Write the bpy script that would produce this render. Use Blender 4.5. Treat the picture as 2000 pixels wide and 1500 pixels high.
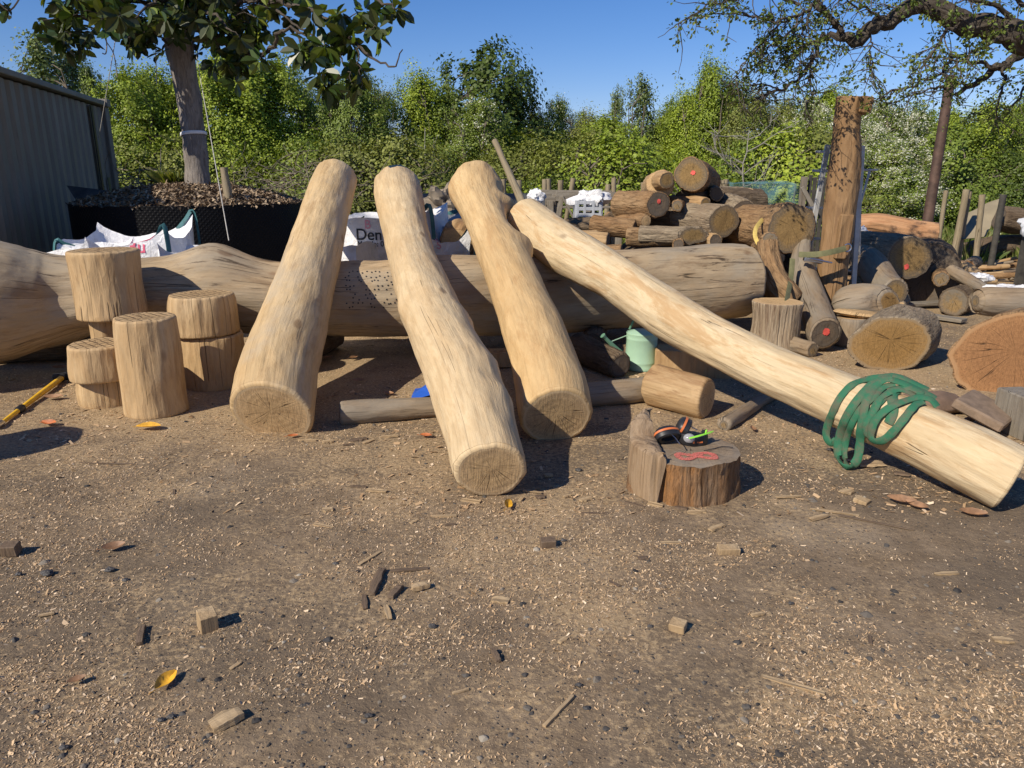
import bpy, math, random
import numpy as np
from mathutils import Vector, Matrix, noise
from mathutils.bvhtree import BVHTree
for o in list(bpy.data.objects): bpy.data.objects.remove(o)
scene = bpy.context.scene
COL = scene.collection
PI = math.pi
random.seed(7); RNG = np.random.default_rng(11)
# ------------------------------------------------------------------ camera, sky, sun
H_CAM = 1.45; F = 1450.0; TILT = math.atan(410 / 1450)
cam = bpy.data.cameras.new('camera'); cam.sensor_width = 36; cam.lens = 36 * F / 2000; cam.clip_end = 3000; cam.clip_start = .05
camo = bpy.data.objects.new('camera', cam); COL.objects.link(camo)
camo.location = (0, 0, H_CAM); camo.rotation_euler = (PI / 2 - TILT, 0, 0)
scene.camera = camo
SUN = Vector((-.95, -.9, 1.0)).normalized()
w = bpy.data.worlds.new('World'); scene.world = w; w.use_nodes = True
wn = w.node_tree; bg = wn.nodes['Background']
sky = wn.nodes.new('ShaderNodeTexSky'); sky.sky_type = 'NISHITA'; sky.sun_disc = False
sky.sun_elevation = math.asin(SUN.z); sky.sun_rotation = math.atan2(SUN.x, SUN.y)
sky.air_density = 1.0; sky.dust_density = 0; sky.ozone_density = 6
hs = wn.nodes.new('ShaderNodeHueSaturation'); hs.inputs['Saturation'].default_value = 1.2
wn.links.new(sky.outputs[0], hs.inputs['Color'])
mx = wn.nodes.new('ShaderNodeMix'); mx.data_type = 'RGBA'; mx.blend_type = 'MULTIPLY'; mx.inputs['Factor'].default_value = 1; mx.inputs[7].default_value = (1.0, .86, 1.0, 1)
wn.links.new(hs.outputs[0], mx.inputs[6]); wn.links.new(mx.outputs[2], bg.inputs[0]); bg.inputs[1].default_value = .096
sl = bpy.data.lights.new('sun', 'SUN'); sl.energy = 4.7; sl.angle = math.radians(.53); sl.color = (1, .905, .76)
so = bpy.data.objects.new('sun', sl); COL.objects.link(so); so.rotation_euler = SUN.to_track_quat('Z', 'Y').to_euler()
scene.view_settings.view_transform = 'Standard'; scene.view_settings.look = 'None'
scene.view_settings.exposure = 0.2; scene.view_settings.gamma = 1
scene.render.engine = 'CYCLES'
# ------------------------------------------------------------------ view geometry
CP, SP = math.cos(TILT), math.sin(TILT)
CAM = Vector((0, 0, H_CAM))
def ray(px, py):
    dx = (px - 1000) / F; dy = (750 - py) / F
    return Vector((dx, CP + dy * SP, -SP + dy * CP))
def P(px, py, Y):
    r = ray(px, py); return CAM + r * (Y / r.y)
def G(px, py, z=0.0):
    r = ray(px, py); return CAM + r * ((z - H_CAM) / r.z)
def PX(px, py, X):
    r = ray(px, py); return CAM + r * (X / r.x)
def depth(p):
    d = Vector(p) - CAM; return d.y * CP - d.z * SP
def m_per_px(p): return depth(p) / F
def ease(a, b, t): return a + (b - a) * t
def gz(x, y):
    return .010 * noise.noise(Vector((x * 1.3, y * 1.3, 0))) + .007 * noise.noise(Vector((x * 4.5, y * 4.5, 3))) + .0035 * noise.noise(Vector((x * 13, y * 13, 5))) + (.05 * noise.noise(Vector((x * .15, y * .15, 8))) if y > 9 else 0)
# ------------------------------------------------------------------ object helpers
def tag(o, label=None, cat=None, group=None, kind=None):
    if label: o['label'] = label
    if cat: o['category'] = cat
    if group: o['group'] = group
    if kind: o['kind'] = kind
    return o
def thing(name, label, cat, loc=(0, 0, 0), rz=0, group=None):
    o = bpy.data.objects.new(name, None); COL.objects.link(o); o.location = loc; o.rotation_euler = (0, 0, rz)
    o.empty_display_size = .1
    return tag(o, label, cat, group)
def link(name, me, mat=None, parent=None):
    if mat is not None: me.materials.append(mat)
    o = bpy.data.objects.new(name, me); COL.objects.link(o)
    if parent is not None: o.parent = parent
    return o
def local(parent, pts):
    """world points -> parent's frame"""
    if parent is None: return [Vector(p) for p in pts]
    m = parent_matrix(parent).inverted(); return [m @ Vector(p) for p in pts]
def parent_matrix(o):
    m = Matrix.LocRotScale(o.location, o.rotation_euler, o.scale)
    return parent_matrix(o.parent) @ m if o.parent else m
class MB:
    def __init__(s): s.v = []; s.f = []; s.g = []
    def add(s, vs, fs, g=None):
        n = len(s.v); s.v += [tuple(v) for v in vs]; s.f += [tuple(i + n for i in f) for f in fs]
        s.g += [tuple(x) for x in (g if g else vs)]
    def box(s, c, size, rot=None, bev=0):
        hx, hy, hz = [x / 2 for x in size]; c = Vector(c); b = min(bev, hx * .9, hy * .9, hz * .9)
        if b <= 0:
            vs = [Vector((x, y, z)) for x in (-hx, hx) for y in (-hy, hy) for z in (-hz, hz)]
            fs = [(0, 1, 3, 2), (4, 6, 7, 5), (0, 4, 5, 1), (2, 3, 7, 6), (0, 2, 6, 4), (1, 5, 7, 3)]
        else:
            def ring(x, y, q): return [(-x + q, -y), (x - q, -y), (x, -y + q), (x, y - q), (x - q, y), (-x + q, y), (-x, y - q), (-x, -y + q)]
            vs = []
            for z, ins in ((-hz, b), (-hz + b, 0), (hz - b, 0), (hz, b)):
                vs += [Vector((a, d, z)) for a, d in ring(hx - ins, hy - ins, max(b * .8, 1e-4) if not ins else b * .4)]
            fs = [tuple(range(7, -1, -1)), tuple(range(24, 32))]
            for k in range(3):
                for i in range(8): fs.append((k * 8 + i, k * 8 + (i + 1) % 8, k * 8 + 8 + (i + 1) % 8, k * 8 + 8 + i))
        g = [v.copy() for v in vs]
        if rot is not None: vs = [rot @ v for v in vs]
        s.add([v + c for v in vs], fs, g)
    def bar(s, a, b, wd, th, bev=.004, up=(0, 0, 1)):
        a = Vector(a); b = Vector(b); d = b - a; L = d.length; z = d.normalized(); u = Vector(up)
        if abs(z.dot(u)) > .98: u = Vector((0, 1, 0))
        x = u.cross(z).normalized(); y = z.cross(x)
        s.box((a + b) / 2, (wd, th, L), Matrix((x, y, z)).transposed(), bev)
    def tube(s, pts, rad, seg=8, cap=True, flat=None, nrm=None, jit=0):
        pts = [Vector(p) for p in pts]; n = len(pts)
        if not hasattr(rad, '__len__'): rad = [rad] * n
        N = None; base = len(s.v); sl_ = 0; vs = []; g = []
        for i, p in enumerate(pts):
            t = (pts[min(i + 1, n - 1)] - pts[max(i - 1, 0)])
            t = t.normalized() if t.length > 1e-9 else Vector((0, 0, 1))
            if nrm is not None: N = Vector(nrm[i]) if isinstance(nrm, list) else Vector(nrm)
            elif N is None: N = Vector((0, 0, 1)) if abs(t.z) < .9 else Vector((1, 0, 0))
            N = (N - t * N.dot(t)); N = N.normalized() if N.length > 1e-6 else t.orthogonal().normalized()
            B = t.cross(N)
            if i: sl_ += (p - pts[i - 1]).length
            fb = flat if flat else 1
            for k in range(seg):
                a = 2 * PI * k / seg; r = rad[i] * (1 + (random.uniform(-jit, jit) if jit else 0))
                vs.append(p + N * (math.cos(a) * r * fb) + B * (math.sin(a) * r)); g.append((math.cos(a) * r, math.sin(a) * r, sl_))
        fs = [(i * seg + k, i * seg + (k + 1) % seg, (i + 1) * seg + (k + 1) % seg, (i + 1) * seg + k) for i in range(n - 1) for k in range(seg)]
        if cap: fs += [tuple(range(seg - 1, -1, -1)), tuple(range((n - 1) * seg, n * seg))]
        s.add(vs, fs, g)
    def lathe(s, c, prof, seg=32, rot=None, sx=1, sy=1):
        c = Vector(c); vs = []
        for r, z in prof: vs += [Vector((math.cos(2 * PI * k / seg) * r * sx, math.sin(2 * PI * k / seg) * r * sy, z)) for k in range(seg)]
        n = len(prof); fs = [(i * seg + k, i * seg + (k + 1) % seg, (i + 1) * seg + (k + 1) % seg, (i + 1) * seg + k) for i in range(n - 1) for k in range(seg)]
        if prof[0][0] > 1e-5: fs.append(tuple(range(seg - 1, -1, -1)))
        if prof[-1][0] > 1e-5: fs.append(tuple(range((n - 1) * seg, n * seg)))
        g = [v.copy() for v in vs]
        if rot is not None: vs = [rot @ v for v in vs]
        s.add([v + c for v in vs], fs, g)
    def build(s, name, mat, parent=None, smooth=True, ang=40):
        vs = local(parent, s.v) if parent is not None else s.v
        me = bpy.data.meshes.new(name); me.from_pydata([tuple(v) for v in vs], [], s.f); me.update()
        a = me.attributes.new('grain', 'FLOAT_VECTOR', 'POINT'); a.data.foreach_set('vector', np.array(s.g, dtype=np.float32).ravel())
        if smooth:
            me.polygons.foreach_set('use_smooth', [True] * len(me.polygons))
            try: me.set_sharp_from_angle(angle=math.radians(ang))
            except Exception: pass
        return link(name, me, mat, parent)
def fast_mesh(name, V, n, mat, parent=None, tint=None, smooth=False):
    """V: (faces*n,3) world verts, each face own verts"""
    V = np.asarray(V, dtype=np.float32).reshape(-1, 3); nf = len(V) // n
    me = bpy.data.meshes.new(name); me.vertices.add(len(V)); me.vertices.foreach_set('co', V.ravel())
    me.loops.add(len(V)); me.loops.foreach_set('vertex_index', np.arange(len(V), dtype=np.int32))
    me.polygons.add(nf); me.polygons.foreach_set('loop_start', np.arange(0, nf * n, n, dtype=np.int32))
    if smooth: me.polygons.foreach_set('use_smooth', np.ones(nf, dtype=bool))
    me.update(calc_edges=True)
    if tint is not None:
        a = me.attributes.new('tint', 'FLOAT', 'FACE'); a.data.foreach_set('value', np.asarray(tint, dtype=np.float32))
    return link(name, me, mat, parent)
def cat_rom(pts, n):
    """pts: list of equal-length lists -> n samples"""
    A = np.array(pts, float); m = len(A); out = []
    for i in range(n):
        t = i / (n - 1) * (m - 1); k = min(int(t), m - 2); u = t - k
        p0, p1, p2, p3 = A[max(k - 1, 0)], A[k], A[k + 1], A[min(k + 2, m - 1)]
        out.append(.5 * ((2 * p1) + (-p0 + p2) * u + (2 * p0 - 5 * p1 + 4 * p2 - p3) * u * u + (-p0 + 3 * p1 - 3 * p2 + p3) * u ** 3))
    return out
# ------------------------------------------------------------------ materials
class NT:
    def __init__(s, name):
        s.m = bpy.data.materials.new(name); s.m.use_nodes = True; s.t = s.m.node_tree; s.b = s.t.nodes['Principled BSDF']; s.out = s.t.nodes['Material Output']
    def n(s, typ, **k):
        x = s.t.nodes.new('ShaderNode' + typ)
        for a, b in k.items(): setattr(x, a, b)
        return x
    def l(s, a, b): s.t.links.new(a, b)
    def val(s, sock, v):
        if isinstance(v, (int, float)): sock.default_value = v
        elif isinstance(v, tuple): sock.default_value = (*v, 1) if len(v) == 3 and len(sock.default_value) == 4 else v
        else: s.l(v, sock)
    def attr(s, name='grain', out='Vector'):
        x = s.n('Attribute', attribute_name=name); return x.outputs[out]
    def pos(s): return s.n('NewGeometry').outputs['Position']
    def objc(s): return s.n('TexCoord').outputs['Object']
    def map(s, vec, scale=(1, 1, 1), loc=(0, 0, 0), rot=(0, 0, 0)):
        x = s.n('Mapping'); s.l(vec, x.inputs[0]); x.inputs['Scale'].default_value = scale; x.inputs['Location'].default_value = loc; x.inputs['Rotation'].default_value = rot; return x.outputs[0]
    def noise(s, vec, scale=1, detail=4, rough=.55, dist=0, out='Fac'):
        x = s.n('TexNoise'); s.l(vec, x.inputs['Vector']); x.inputs['Scale'].default_value = scale; x.inputs['Detail'].default_value = detail
        x.inputs['Roughness'].default_value = rough; x.inputs['Distortion'].default_value = dist; return x.outputs[out]
    def vor(s, vec, scale=1, feature='F1', out='Distance', rnd=1):
        x = s.n('TexVoronoi', feature=feature); s.l(vec, x.inputs['Vector']); x.inputs['Scale'].default_value = scale; x.inputs['Randomness'].default_value = rnd; return x.outputs[out]
    def math(s, op, a, b=0.0, c=None, clamp=False):
        x = s.n('Math', operation=op); x.use_clamp = clamp; s.val(x.inputs[0], a); s.val(x.inputs[1], b)
        if c is not None: s.val(x.inputs[2], c)
        return x.outputs[0]
    def ramp(s, fac, stops, interp='LINEAR'):
        x = s.n('ValToRGB'); s.l(fac, x.inputs[0]); e = x.color_ramp.elements; x.color_ramp.interpolation = interp
        while len(e) < len(stops): e.new(.5)
        for k, (p, c) in enumerate(stops):
            e[k].position = p; e[k].color = (*c, 1) if not isinstance(c, (int, float)) else (c, c, c, 1)
        return x.outputs[0]
    def step(s, fac, lo, hi):
        x = s.n('MapRange', interpolation_type='SMOOTHSTEP'); s.val(x.inputs[0], fac); x.inputs[1].default_value = lo; x.inputs[2].default_value = hi; return x.outputs[0]
    def mix(s, fac, a, b, mode='MIX'):
        x = s.n('Mix', data_type='RGBA', blend_type=mode); s.val(x.inputs['Factor'], fac); s.val(x.inputs[6], a); s.val(x.inputs[7], b); return x.outputs[2]
    def bump(s, h, strength=.5, dist=.01, prev=None):
        x = s.n('Bump'); s.l(h, x.inputs['Height']); x.inputs['Strength'].default_value = strength; x.inputs['Distance'].default_value = dist
        if prev is not None: s.l(prev, x.inputs['Normal'])
        return x.outputs[0]
    def fin(s, col=None, rough=.8, nrm=None, metal=0, spec=None):
        if col is not None: s.val(s.b.inputs['Base Color'], col)
        s.val(s.b.inputs['Roughness'], rough); s.val(s.b.inputs['Metallic'], metal)
        if nrm is not None: s.l(nrm, s.b.inputs['Normal'])
        if spec is not None: s.b.inputs['Specular IOR Level'].default_value = spec
        return s.m
def plain(name, col, rough=.7, metal=0, var=.15, scale=8, bump=.2):
    n = NT(name); v = n.objc(); f = n.noise(v, scale, 5, .6)
    c = n.mix(n.step(f, .3, .7), tuple(x * (1 - var) for x in col), tuple(min(1, x * (1 + var)) for x in col))
    return n.fin(c, rough, n.bump(n.noise(v, scale * 6, 4), bump, .004), metal)
def peeled(name, a, b, stain, stain_amt=.5, stain_sc=1.0, cracks=.5, offset=0, facet=.35, grey=None, dark=0.0, crw=.006):
    n = NT(name); g0 = n.attr(); g = n.map(g0, (1, 1, 1), (offset, offset * 1.7, offset * 2.3))
    big = n.noise(n.map(g, (3, 3, .7)), 1, 4, .6)
    col = n.mix(n.step(big, .35, .65), a, b)
    fib = n.noise(n.map(g, (55, 55, 3.0)), 1, 5, .65)
    mot = n.noise(n.map(g, (9, 9, 3.0)), 1, 7, .70, .4)
    col = n.mix(n.math('MULTIPLY', n.step(mot, .44, .62), .45), col, tuple(x * k_ for x, k_ in zip(a, (.84, .76, .66))))
    fl2 = n.noise(n.map(g, (48, 48, 7)), 1, 4, .7, .3)
    col = n.mix(n.math('MULTIPLY', n.step(fl2, .57, .68), .26), col, stain)
    fcv = n.n('SeparateColor'); n.l(n.vor(n.map(g, (20, 20, 6)), 1, 'F1', 'Color'), fcv.inputs[0])
    col = n.mix(n.math('MULTIPLY', fcv.outputs[0], .26), col, tuple(x * .66 for x in a))
    col = n.mix(n.math('MULTIPLY', n.step(fib, .47, .68), .42), col, tuple(x * .62 for x in a))
    st = n.noise(n.map(g, (9 * stain_sc, 9 * stain_sc, 2.2 * stain_sc)), 1, 6, .68, .6)
    stm = n.step(st, .61 - .13 * stain_amt, .72 - .09 * stain_amt)
    st2 = n.noise(n.map(g, (26, 26, 5)), 1, 4, .7, .4)
    stm2 = n.step(st2, .56, .66)
    m = n.math('MULTIPLY', n.math('MAXIMUM', n.math('MULTIPLY', stm, .75), n.math('MULTIPLY', stm2, .45)), .2 + .8 * stain_amt)
    col = n.mix(m, col, stain)
    if grey is not None:
        gm = n.step(n.noise(n.map(g, (2.2, 2.2, .9)), 1, 5, .65, .5), .42, .64); col = n.mix(n.math('MULTIPLY', gm, .75), col, grey)
    if dark:
        dm = n.step(n.noise(n.map(g, (16, 16, 1.6)), 1, 6, .7, .8), .58, .66); col = n.mix(n.math('MULTIPLY', dm, dark), col, (.035, .02, .012))
    # drying cracks: thin dark lines along the grain
    cr = n.noise(n.map(g, (13, 13, .2)), 1, 1, .4, 0)
    line = n.math('SUBTRACT', 1, n.step(n.math('ABSOLUTE', n.math('SUBTRACT', cr, .5)), .0, crw))
    gate = n.step(n.noise(n.map(g, (5, 5, 2.2), (7, 1, 3)), 1, 3), .60 - .15 * cracks, .68 - .15 * cracks)
    ck = n.math('MULTIPLY', line, gate)
    col = n.mix(n.math('MULTIPLY', ck, .7), col, tuple(x * .25 for x in stain))
    kn = n.vor(n.map(g, (3.2, 3.2, 1.6)), 1); knm = n.math('SUBTRACT', 1, n.step(kn, .05, .11))
    col = n.mix(n.math('MULTIPLY', knm, .6), col, (.16, .085, .04))
    fac = n.vor(n.map(g, (15, 15, 4)), 1, 'SMOOTH_F1')
    fac2 = n.vor(n.map(g, (24, 24, 6.5)), 1, 'F1')
    fac = n.math('ADD', fac, n.math('MULTIPLY', fac2, .45))
    h = n.math('ADD', n.math('MULTIPLY', fac, facet), n.math('MULTIPLY', fib, .35))
    h = n.math('SUBTRACT', n.math('ADD', h, n.math('MULTIPLY', mot, .5)), n.math('MULTIPLY', ck, 1.2))
    return n.fin(col, n.math('ADD', .55, n.math('MULTIPLY', big, .3)), n.bump(h, .8, .016), spec=.3)
def endgrain(name, heart, sap, ring=(.5), cracks=5, offset=0.0, rim=None, saw=.4, kerf=False, R=.25, grey=None):
    """cut end: rings and rays round the pith (grain xy in metres, z = r/R)"""
    n = NT(name); g = n.attr(); sx = n.n('SeparateXYZ'); n.l(g, sx.inputs[0]); x, y, q = sx.outputs
    wob = n.noise(n.map(g, (7, 7, 0), (offset, 0, 0)), 1, 3)
    px_ = n.math('ADD', x, -.12 * R); r = n.math('SQRT', n.math('ADD', n.math('MULTIPLY', px_, px_), n.math('MULTIPLY', y, y)))
    rr = n.math('ADD', r, n.math('MULTIPLY', wob, .05))
    rings = n.math('SINE', n.math('MULTIPLY', rr, 520)); rings2 = n.math('SINE', n.math('MULTIPLY', rr, 170))
    ang = n.math('ARCTAN2', y, px_)
    cv = n.n('CombineXYZ'); n.l(n.math('MULTIPLY', n.math('COSINE', ang), 1), cv.inputs[0]); n.l(n.math('SINE', ang), cv.inputs[1]); n.l(n.math('MULTIPLY', r, 1.5), cv.inputs[2])
    rays = n.noise(cv.outputs[0], 22, 3, .6)
    q2 = n.math('ADD', q, n.math('MULTIPLY', n.math('SUBTRACT', wob, .5), .35))
    col = n.mix(n.step(q2, .55, .85), heart, sap)
    col = n.mix(n.math('MULTIPLY', n.step(rings, -.2, 1), .16), col, tuple(v * .5 for v in heart))
    col = n.mix(n.math('MULTIPLY', n.step(rings2, .1, 1), .16), col, tuple(v * .5 for v in heart))
    col = n.mix(n.math('MULTIPLY', n.step(rays, .48, .62), .5), col, tuple(min(1, v * 1.4) for v in heart)); col = n.mix(n.math('MULTIPLY', n.step(n.noise(cv.outputs[0], 34, 2, .5), .54, .64), .45), col, tuple(v * .5 for v in heart))
    if grey is not None:
        col = n.mix(n.math('MULTIPLY', n.step(n.noise(n.map(g, (6, 6, 2), (offset, 3, 1)), 1, 5, .65), .42, .62), .8), col, grey)
    sawn = n.noise(n.map(g, (9, 130, 1), (0, 0, offset), (0, 0, .5 + offset)), 1, 3, .6)
    col = n.mix(n.math('MULTIPLY', n.step(sawn, .5, .75), saw), col, tuple(v * .45 for v in sap))
    cv2 = n.n('CombineXYZ'); n.l(n.math('COSINE', ang), cv2.inputs[0]); n.l(n.math('SINE', ang), cv2.inputs[1]); n.l(n.math('MULTIPLY', r, .5), cv2.inputs[2])
    crn = n.noise(n.map(cv2.outputs[0], (1, 1, 1), (offset * 3, 0, 0)), 1.9, 2, .6, .0)
    crl = n.math('SUBTRACT', 1, n.step(n.math('ABSOLUTE', n.math('SUBTRACT', crn, .5)), 0, .008))
    crm = n.math('MULTIPLY', crl, n.math('SUBTRACT', 1, n.step(q, .55, .9)))
    col = n.mix(n.math('MULTIPLY', crm, .85), col, (.03, .018, .01))
    if rim is not None: col = n.mix(n.step(q, .9, .96), col, rim)
    h = n.math('SUBTRACT', n.math('ADD', n.math('MULTIPLY', sawn, .8), n.math('MULTIPLY', rings2, .08)), n.math('MULTIPLY', crm, 1.2))
    if kerf:
        for rot, sp in ((.35, .045), (1.75, .06)):
            kx = n.n('SeparateXYZ'); n.l(n.map(g, (1, 1, 1), (0, 0, 0), (0, 0, rot + offset)), kx.inputs[0])
            kxx = n.math('ADD', kx.outputs[0], n.math('MULTIPLY', wob, .01))
            d = n.math('ABSOLUTE', n.math('SUBTRACT', n.math('FRACT', n.math('MULTIPLY', kxx, 1 / sp)), .5))
            km = n.math('SUBTRACT', 1, n.step(d, .05, .085)); col = n.mix(n.math('MULTIPLY', km, .85), col, (.035, .02, .012))
            h = n.math('SUBTRACT', h, n.math('MULTIPLY', km, 2.5))
    return n.fin(col, .85, n.bump(h, .6, .006), spec=.2)
def bark(name, a, b, c, offset=0, zsc=1.0, depth_=1.0, hole=None):
    n = NT(name); g = n.map(n.attr(), (1, 1, 1), (offset, offset, offset * 2))
    f = n.noise(n.map(g, (24, 24, 5 * zsc)), 1, 7, .7, .6); p = n.noise(n.map(g, (5, 5, 2)), 1, 5, .65, .4)
    wv_ = n.n('VectorMath', operation='ADD'); n.l(n.map(g, (26, 26, 5 * zsc)), wv_.inputs[0]); n.l(n.noise(n.map(g, (9, 9, 4)), 1, 4, .6, 0, 'Color'), wv_.inputs[1]); vv = n.vor(wv_.outputs[0], 1, 'DISTANCE_TO_EDGE')
    col = n.mix(n.step(p, .35, .65), a, b); col = n.mix(n.step(f, .45, .7), col, c)
    f3 = n.noise(n.map(g, (60, 60, 14 * zsc)), 1, 5, .7)
    col = n.mix(n.math('MULTIPLY', n.math('MULTIPLY', n.math('SUBTRACT', 1, n.step(vv, 0, .10)), n.step(p, .4, .6)), .35), col, tuple(x * .35 for x in a))
    col = n.mix(n.math('MULTIPLY', n.step(f3, .5, .7), .45), col, tuple(min(1, x * 1.5) for x in b))
    h = n.math('ADD', n.math('MULTIPLY', f, 1.7), n.math('ADD', n.math('MULTIPLY', n.step(vv, 0, .25), .35), n.math('MULTIPLY', f3, .6)))
    return n.fin(col, .92, n.bump(h, .9, .015 * depth_), spec=.15)
def leafmat(name, stops, gloss=.5, trans=.2, under=None):
    n = NT(name); t = n.attr('tint', 'Fac'); oi = n.n('ObjectInfo').outputs['Random']
    f = n.math('ADD', n.math('MULTIPLY', t, .75), n.math('MULTIPLY', oi, .25))
    col = n.ramp(f, stops)
    if under is not None: col = n.mix(n.n('NewGeometry').outputs['Backfacing'], col, under)
    n.fin(col, gloss, spec=.4)
    tr = n.n('BsdfTranslucent'); n.l(n.mix(1, col, (1.5, 1.45, .5), 'MULTIPLY'), tr.inputs[0])
    ms = n.n('MixShader'); ms.inputs[0].default_value = trans; n.l(n.b.outputs[0], ms.inputs[1]); n.l(tr.outputs[0], ms.inputs[2]); n.l(ms.outputs[0], n.out.inputs[0])
    return n.m
TAN = (.56, .385, .205); TANB = (.66, .475, .265)
M = {}
M['log_a'] = peeled('peeled_wood_golden', (.54, .38, .195), (.64, .47, .26), (.30, .175, .08), .55, .8, .25, 1.3, .5, grey=(.43, .36, .26))
M['log_b'] = peeled('peeled_wood_warm', (.60, .445, .255), (.67, .52, .315), (.38, .225, .10), .35, .7, .6, 5.1, .5)
M['log_c'] = peeled('peeled_wood_amber', (.57, .39, .19), (.64, .46, .24), (.38, .21, .085), .45, .7, .4, 9.7, .5)
M['log_d'] = peeled('peeled_wood_pale', (.62, .48, .285), (.69, .555, .355), (.43, .255, .11), .85, .9, .5, 14.2, .45)
M['log_big'] = peeled('weathered_beam_wood', (.40, .295, .175), (.48, .365, .23), (.18, .11, .055), .8, .6, .6, 21.0, .5, grey=(.34, .29, .215), dark=.85)
M['stool'] = peeled('carved_stool_wood', (.49, .335, .175), (.58, .42, .235), (.30, .18, .085), .6, 1.2, 1.0, 30.1, 1.3, crw=.011)
M['grey_log'] = peeled('grey_weathered_wood', (.26, .19, .12), (.34, .26, .17), (.12, .075, .04), .6, 1, .8, 40.0, .9, grey=(.25, .22, .175), dark=.45)
M['chunk'] = peeled('fresh_chunk_wood', (.42, .27, .13), (.50, .35, .19), (.20, .10, .045), .75, 1, .4, 44.0, .7)
M['redlog'] = peeled('reddish_peeled_wood', (.46, .24, .115), (.54, .32, .17), (.30, .12, .05), .6, .9, .6, 48.0, .8)
M['post_wood'] = peeled('hewn_post_wood', (.27, .16, .075), (.36, .225, .11), (.13, .07, .035), .55, 1.2, .8, 51.0, 1.4)
M['sliver'] = peeled('split_stump_wood', (.30, .205, .12), (.36, .26, .165), (.17, .10, .05), .6, 1.2, 1.0, 53.0, 1.4, grey=(.29, .235, .17))
M['fence_wood'] = peeled('fence_post_wood', (.27, .22, .14), (.33, .27, .18), (.16, .12, .08), .4, 1, .6, 55.0, .5)
M['plank'] = peeled('grey_plank_wood', (.22, .19, .15), (.28, .25, .2), (.12, .09, .07), .4, 1, .7, 57.0, .5)
M['bark_a'] = bark('log_bark_brown', (.25, .145, .07), (.33, .215, .115), (.095, .057, .032), 0)
M['bark_b'] = bark('log_bark_grey', (.24, .18, .12), (.32, .255, .175), (.10, .073, .05), 4)
M['bark_c'] = bark('log_bark_dark', (.12, .085, .055), (.18, .135, .09), (.065, .045, .03), 8)
M['bark_tree'] = bark('magnolia_bark', (.20, .175, .155), (.29, .26, .235), (.13, .11, .095), 12, .8, .6)
M['bark_oak'] = bark('oak_bark', (.085, .07, .055), (.12, .10, .08), (.05, .04, .03), 15, 1, 1.2)
M['bark_far'] = bark('hedge_bark', (.16, .13, .10), (.20, .17, .13), (.10, .08, .06), 16, 1, .5)
M['bark_birch'] = bark('pale_bark', (.27, .25, .21), (.32, .30, .26), (.22, .20, .17), 17, .3, .4)
M['bark_stump'] = bark('stump_split_wood', (.36, .175, .065), (.22, .15, .095), (.10, .05, .022), 19, .35, 1.4)
M['bark_stump_f'] = bark('stump_silver_bark', (.33, .25, .165), (.42, .34, .24), (.13, .08, .05), 23, .3, 1.0)
M['end_a'] = endgrain('cut_end_pale', (.47, .32, .165), (.52, .365, .2), saw=.5, offset=.2, rim=(.50, .37, .22))
M['end_b'] = endgrain('cut_end_tan', (.47, .325, .17), (.51, .36, .2), saw=.45, offset=1.1, rim=(.58, .43, .25))
M['end_kerf'] = endgrain('cut_end_grooved', (.46, .31, .16), (.50, .35, .19), saw=.15, offset=.4, kerf=True)
M['end_yel'] = endgrain('cut_end_ochre', (.25, .16, .065), (.17, .13, .085), saw=.15, offset=2, rim=(.13, .10, .07), R=.2)
M['end_grey'] = endgrain('cut_end_grey', (.25, .165, .075), (.17, .135, .10), saw=.2, offset=3, rim=(.11, .085, .06), grey=(.16, .14, .11), R=.2)
M['end_dark'] = endgrain('cut_end_dark', (.15, .11, .075), (.12, .095, .07), saw=.2, offset=4, rim=(.08, .06, .045), grey=(.12, .10, .08), R=.2)
M['end_orange'] = endgrain('cut_end_orange', (.29, .145, .062), (.34, .175, .075), saw=.3, offset=5, R=.35, rim=(.40, .23, .11))
M['end_olive'] = endgrain('cut_end_olive', (.25, .145, .050), (.29, .18, .075), saw=.3, offset=6, R=.3, rim=(.27, .19, .105))
M['end_stump'] = endgrain('cut_end_weathered', (.24, .175, .115), (.27, .205, .14), saw=.3, offset=7, R=.25, grey=(.24, .2, .155))
M['end_fresh'] = endgrain('cut_end_fresh', (.52, .345, .17), (.56, .38, .2), saw=.25, offset=8, R=.2)
def paintmat(name, col):
    n = NT(name); f = n.noise(n.objc(), 30, 5); return n.fin(n.mix(n.step(f, .4, .65), col, tuple(x * .65 for x in col)), .7)
M['red_paint'] = paintmat('red_marker_paint', (.85, .12, .09))
def spraymat():
    n = NT('sprayed_pink_paint'); tr = n.n('BsdfTransparent'); n.fin((.80, .22, .17), .8); s_ = n.n('MixShader'); n.l(n.math('MULTIPLY', n.step(n.noise(n.pos(), 110, 4, .7), .32, .66), .75), s_.inputs[0]); n.l(tr.outputs[0], s_.inputs[1]); n.l(n.b.outputs[0], s_.inputs[2]); n.l(s_.outputs[0], n.out.inputs[0]); return n.m
M['spray'] = spraymat()
def slingmat():
    n = NT('green_webbing'); g = n.attr(); f = n.noise(n.objc(), 14, 5, .7); wv = n.noise(n.map(g, (300, 300, 300)), 1, 2)
    col = n.mix(n.step(f, .42, .66), (.026, .15, .075), (.125, .12, .075)); col = n.mix(n.math('MULTIPLY', n.noise(n.objc(), 60, 3), .4), col, (.015, .10, .055))
    return n.fin(col, .85, n.bump(n.math('ADD', wv, n.noise(n.map(g, (40, 40, 18)), 1, 3)), .5, .004))
M['sling'] = slingmat()
M['can'] = plain('pale_green_enamel', (.36, .55, .40), .42, 0, .07, 6, .05)
M['can_dark'] = plain('dark_green_enamel', (.12, .25, .17), .45, 0, .1, 6, .05)
M['black'] = plain('black_plastic', (.02, .02, .022), .45, 0, .2, 10, .1)
M['orange'] = plain('orange_plastic', (.62, .17, .05), .45, 0, .08, 10, .05)
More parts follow.
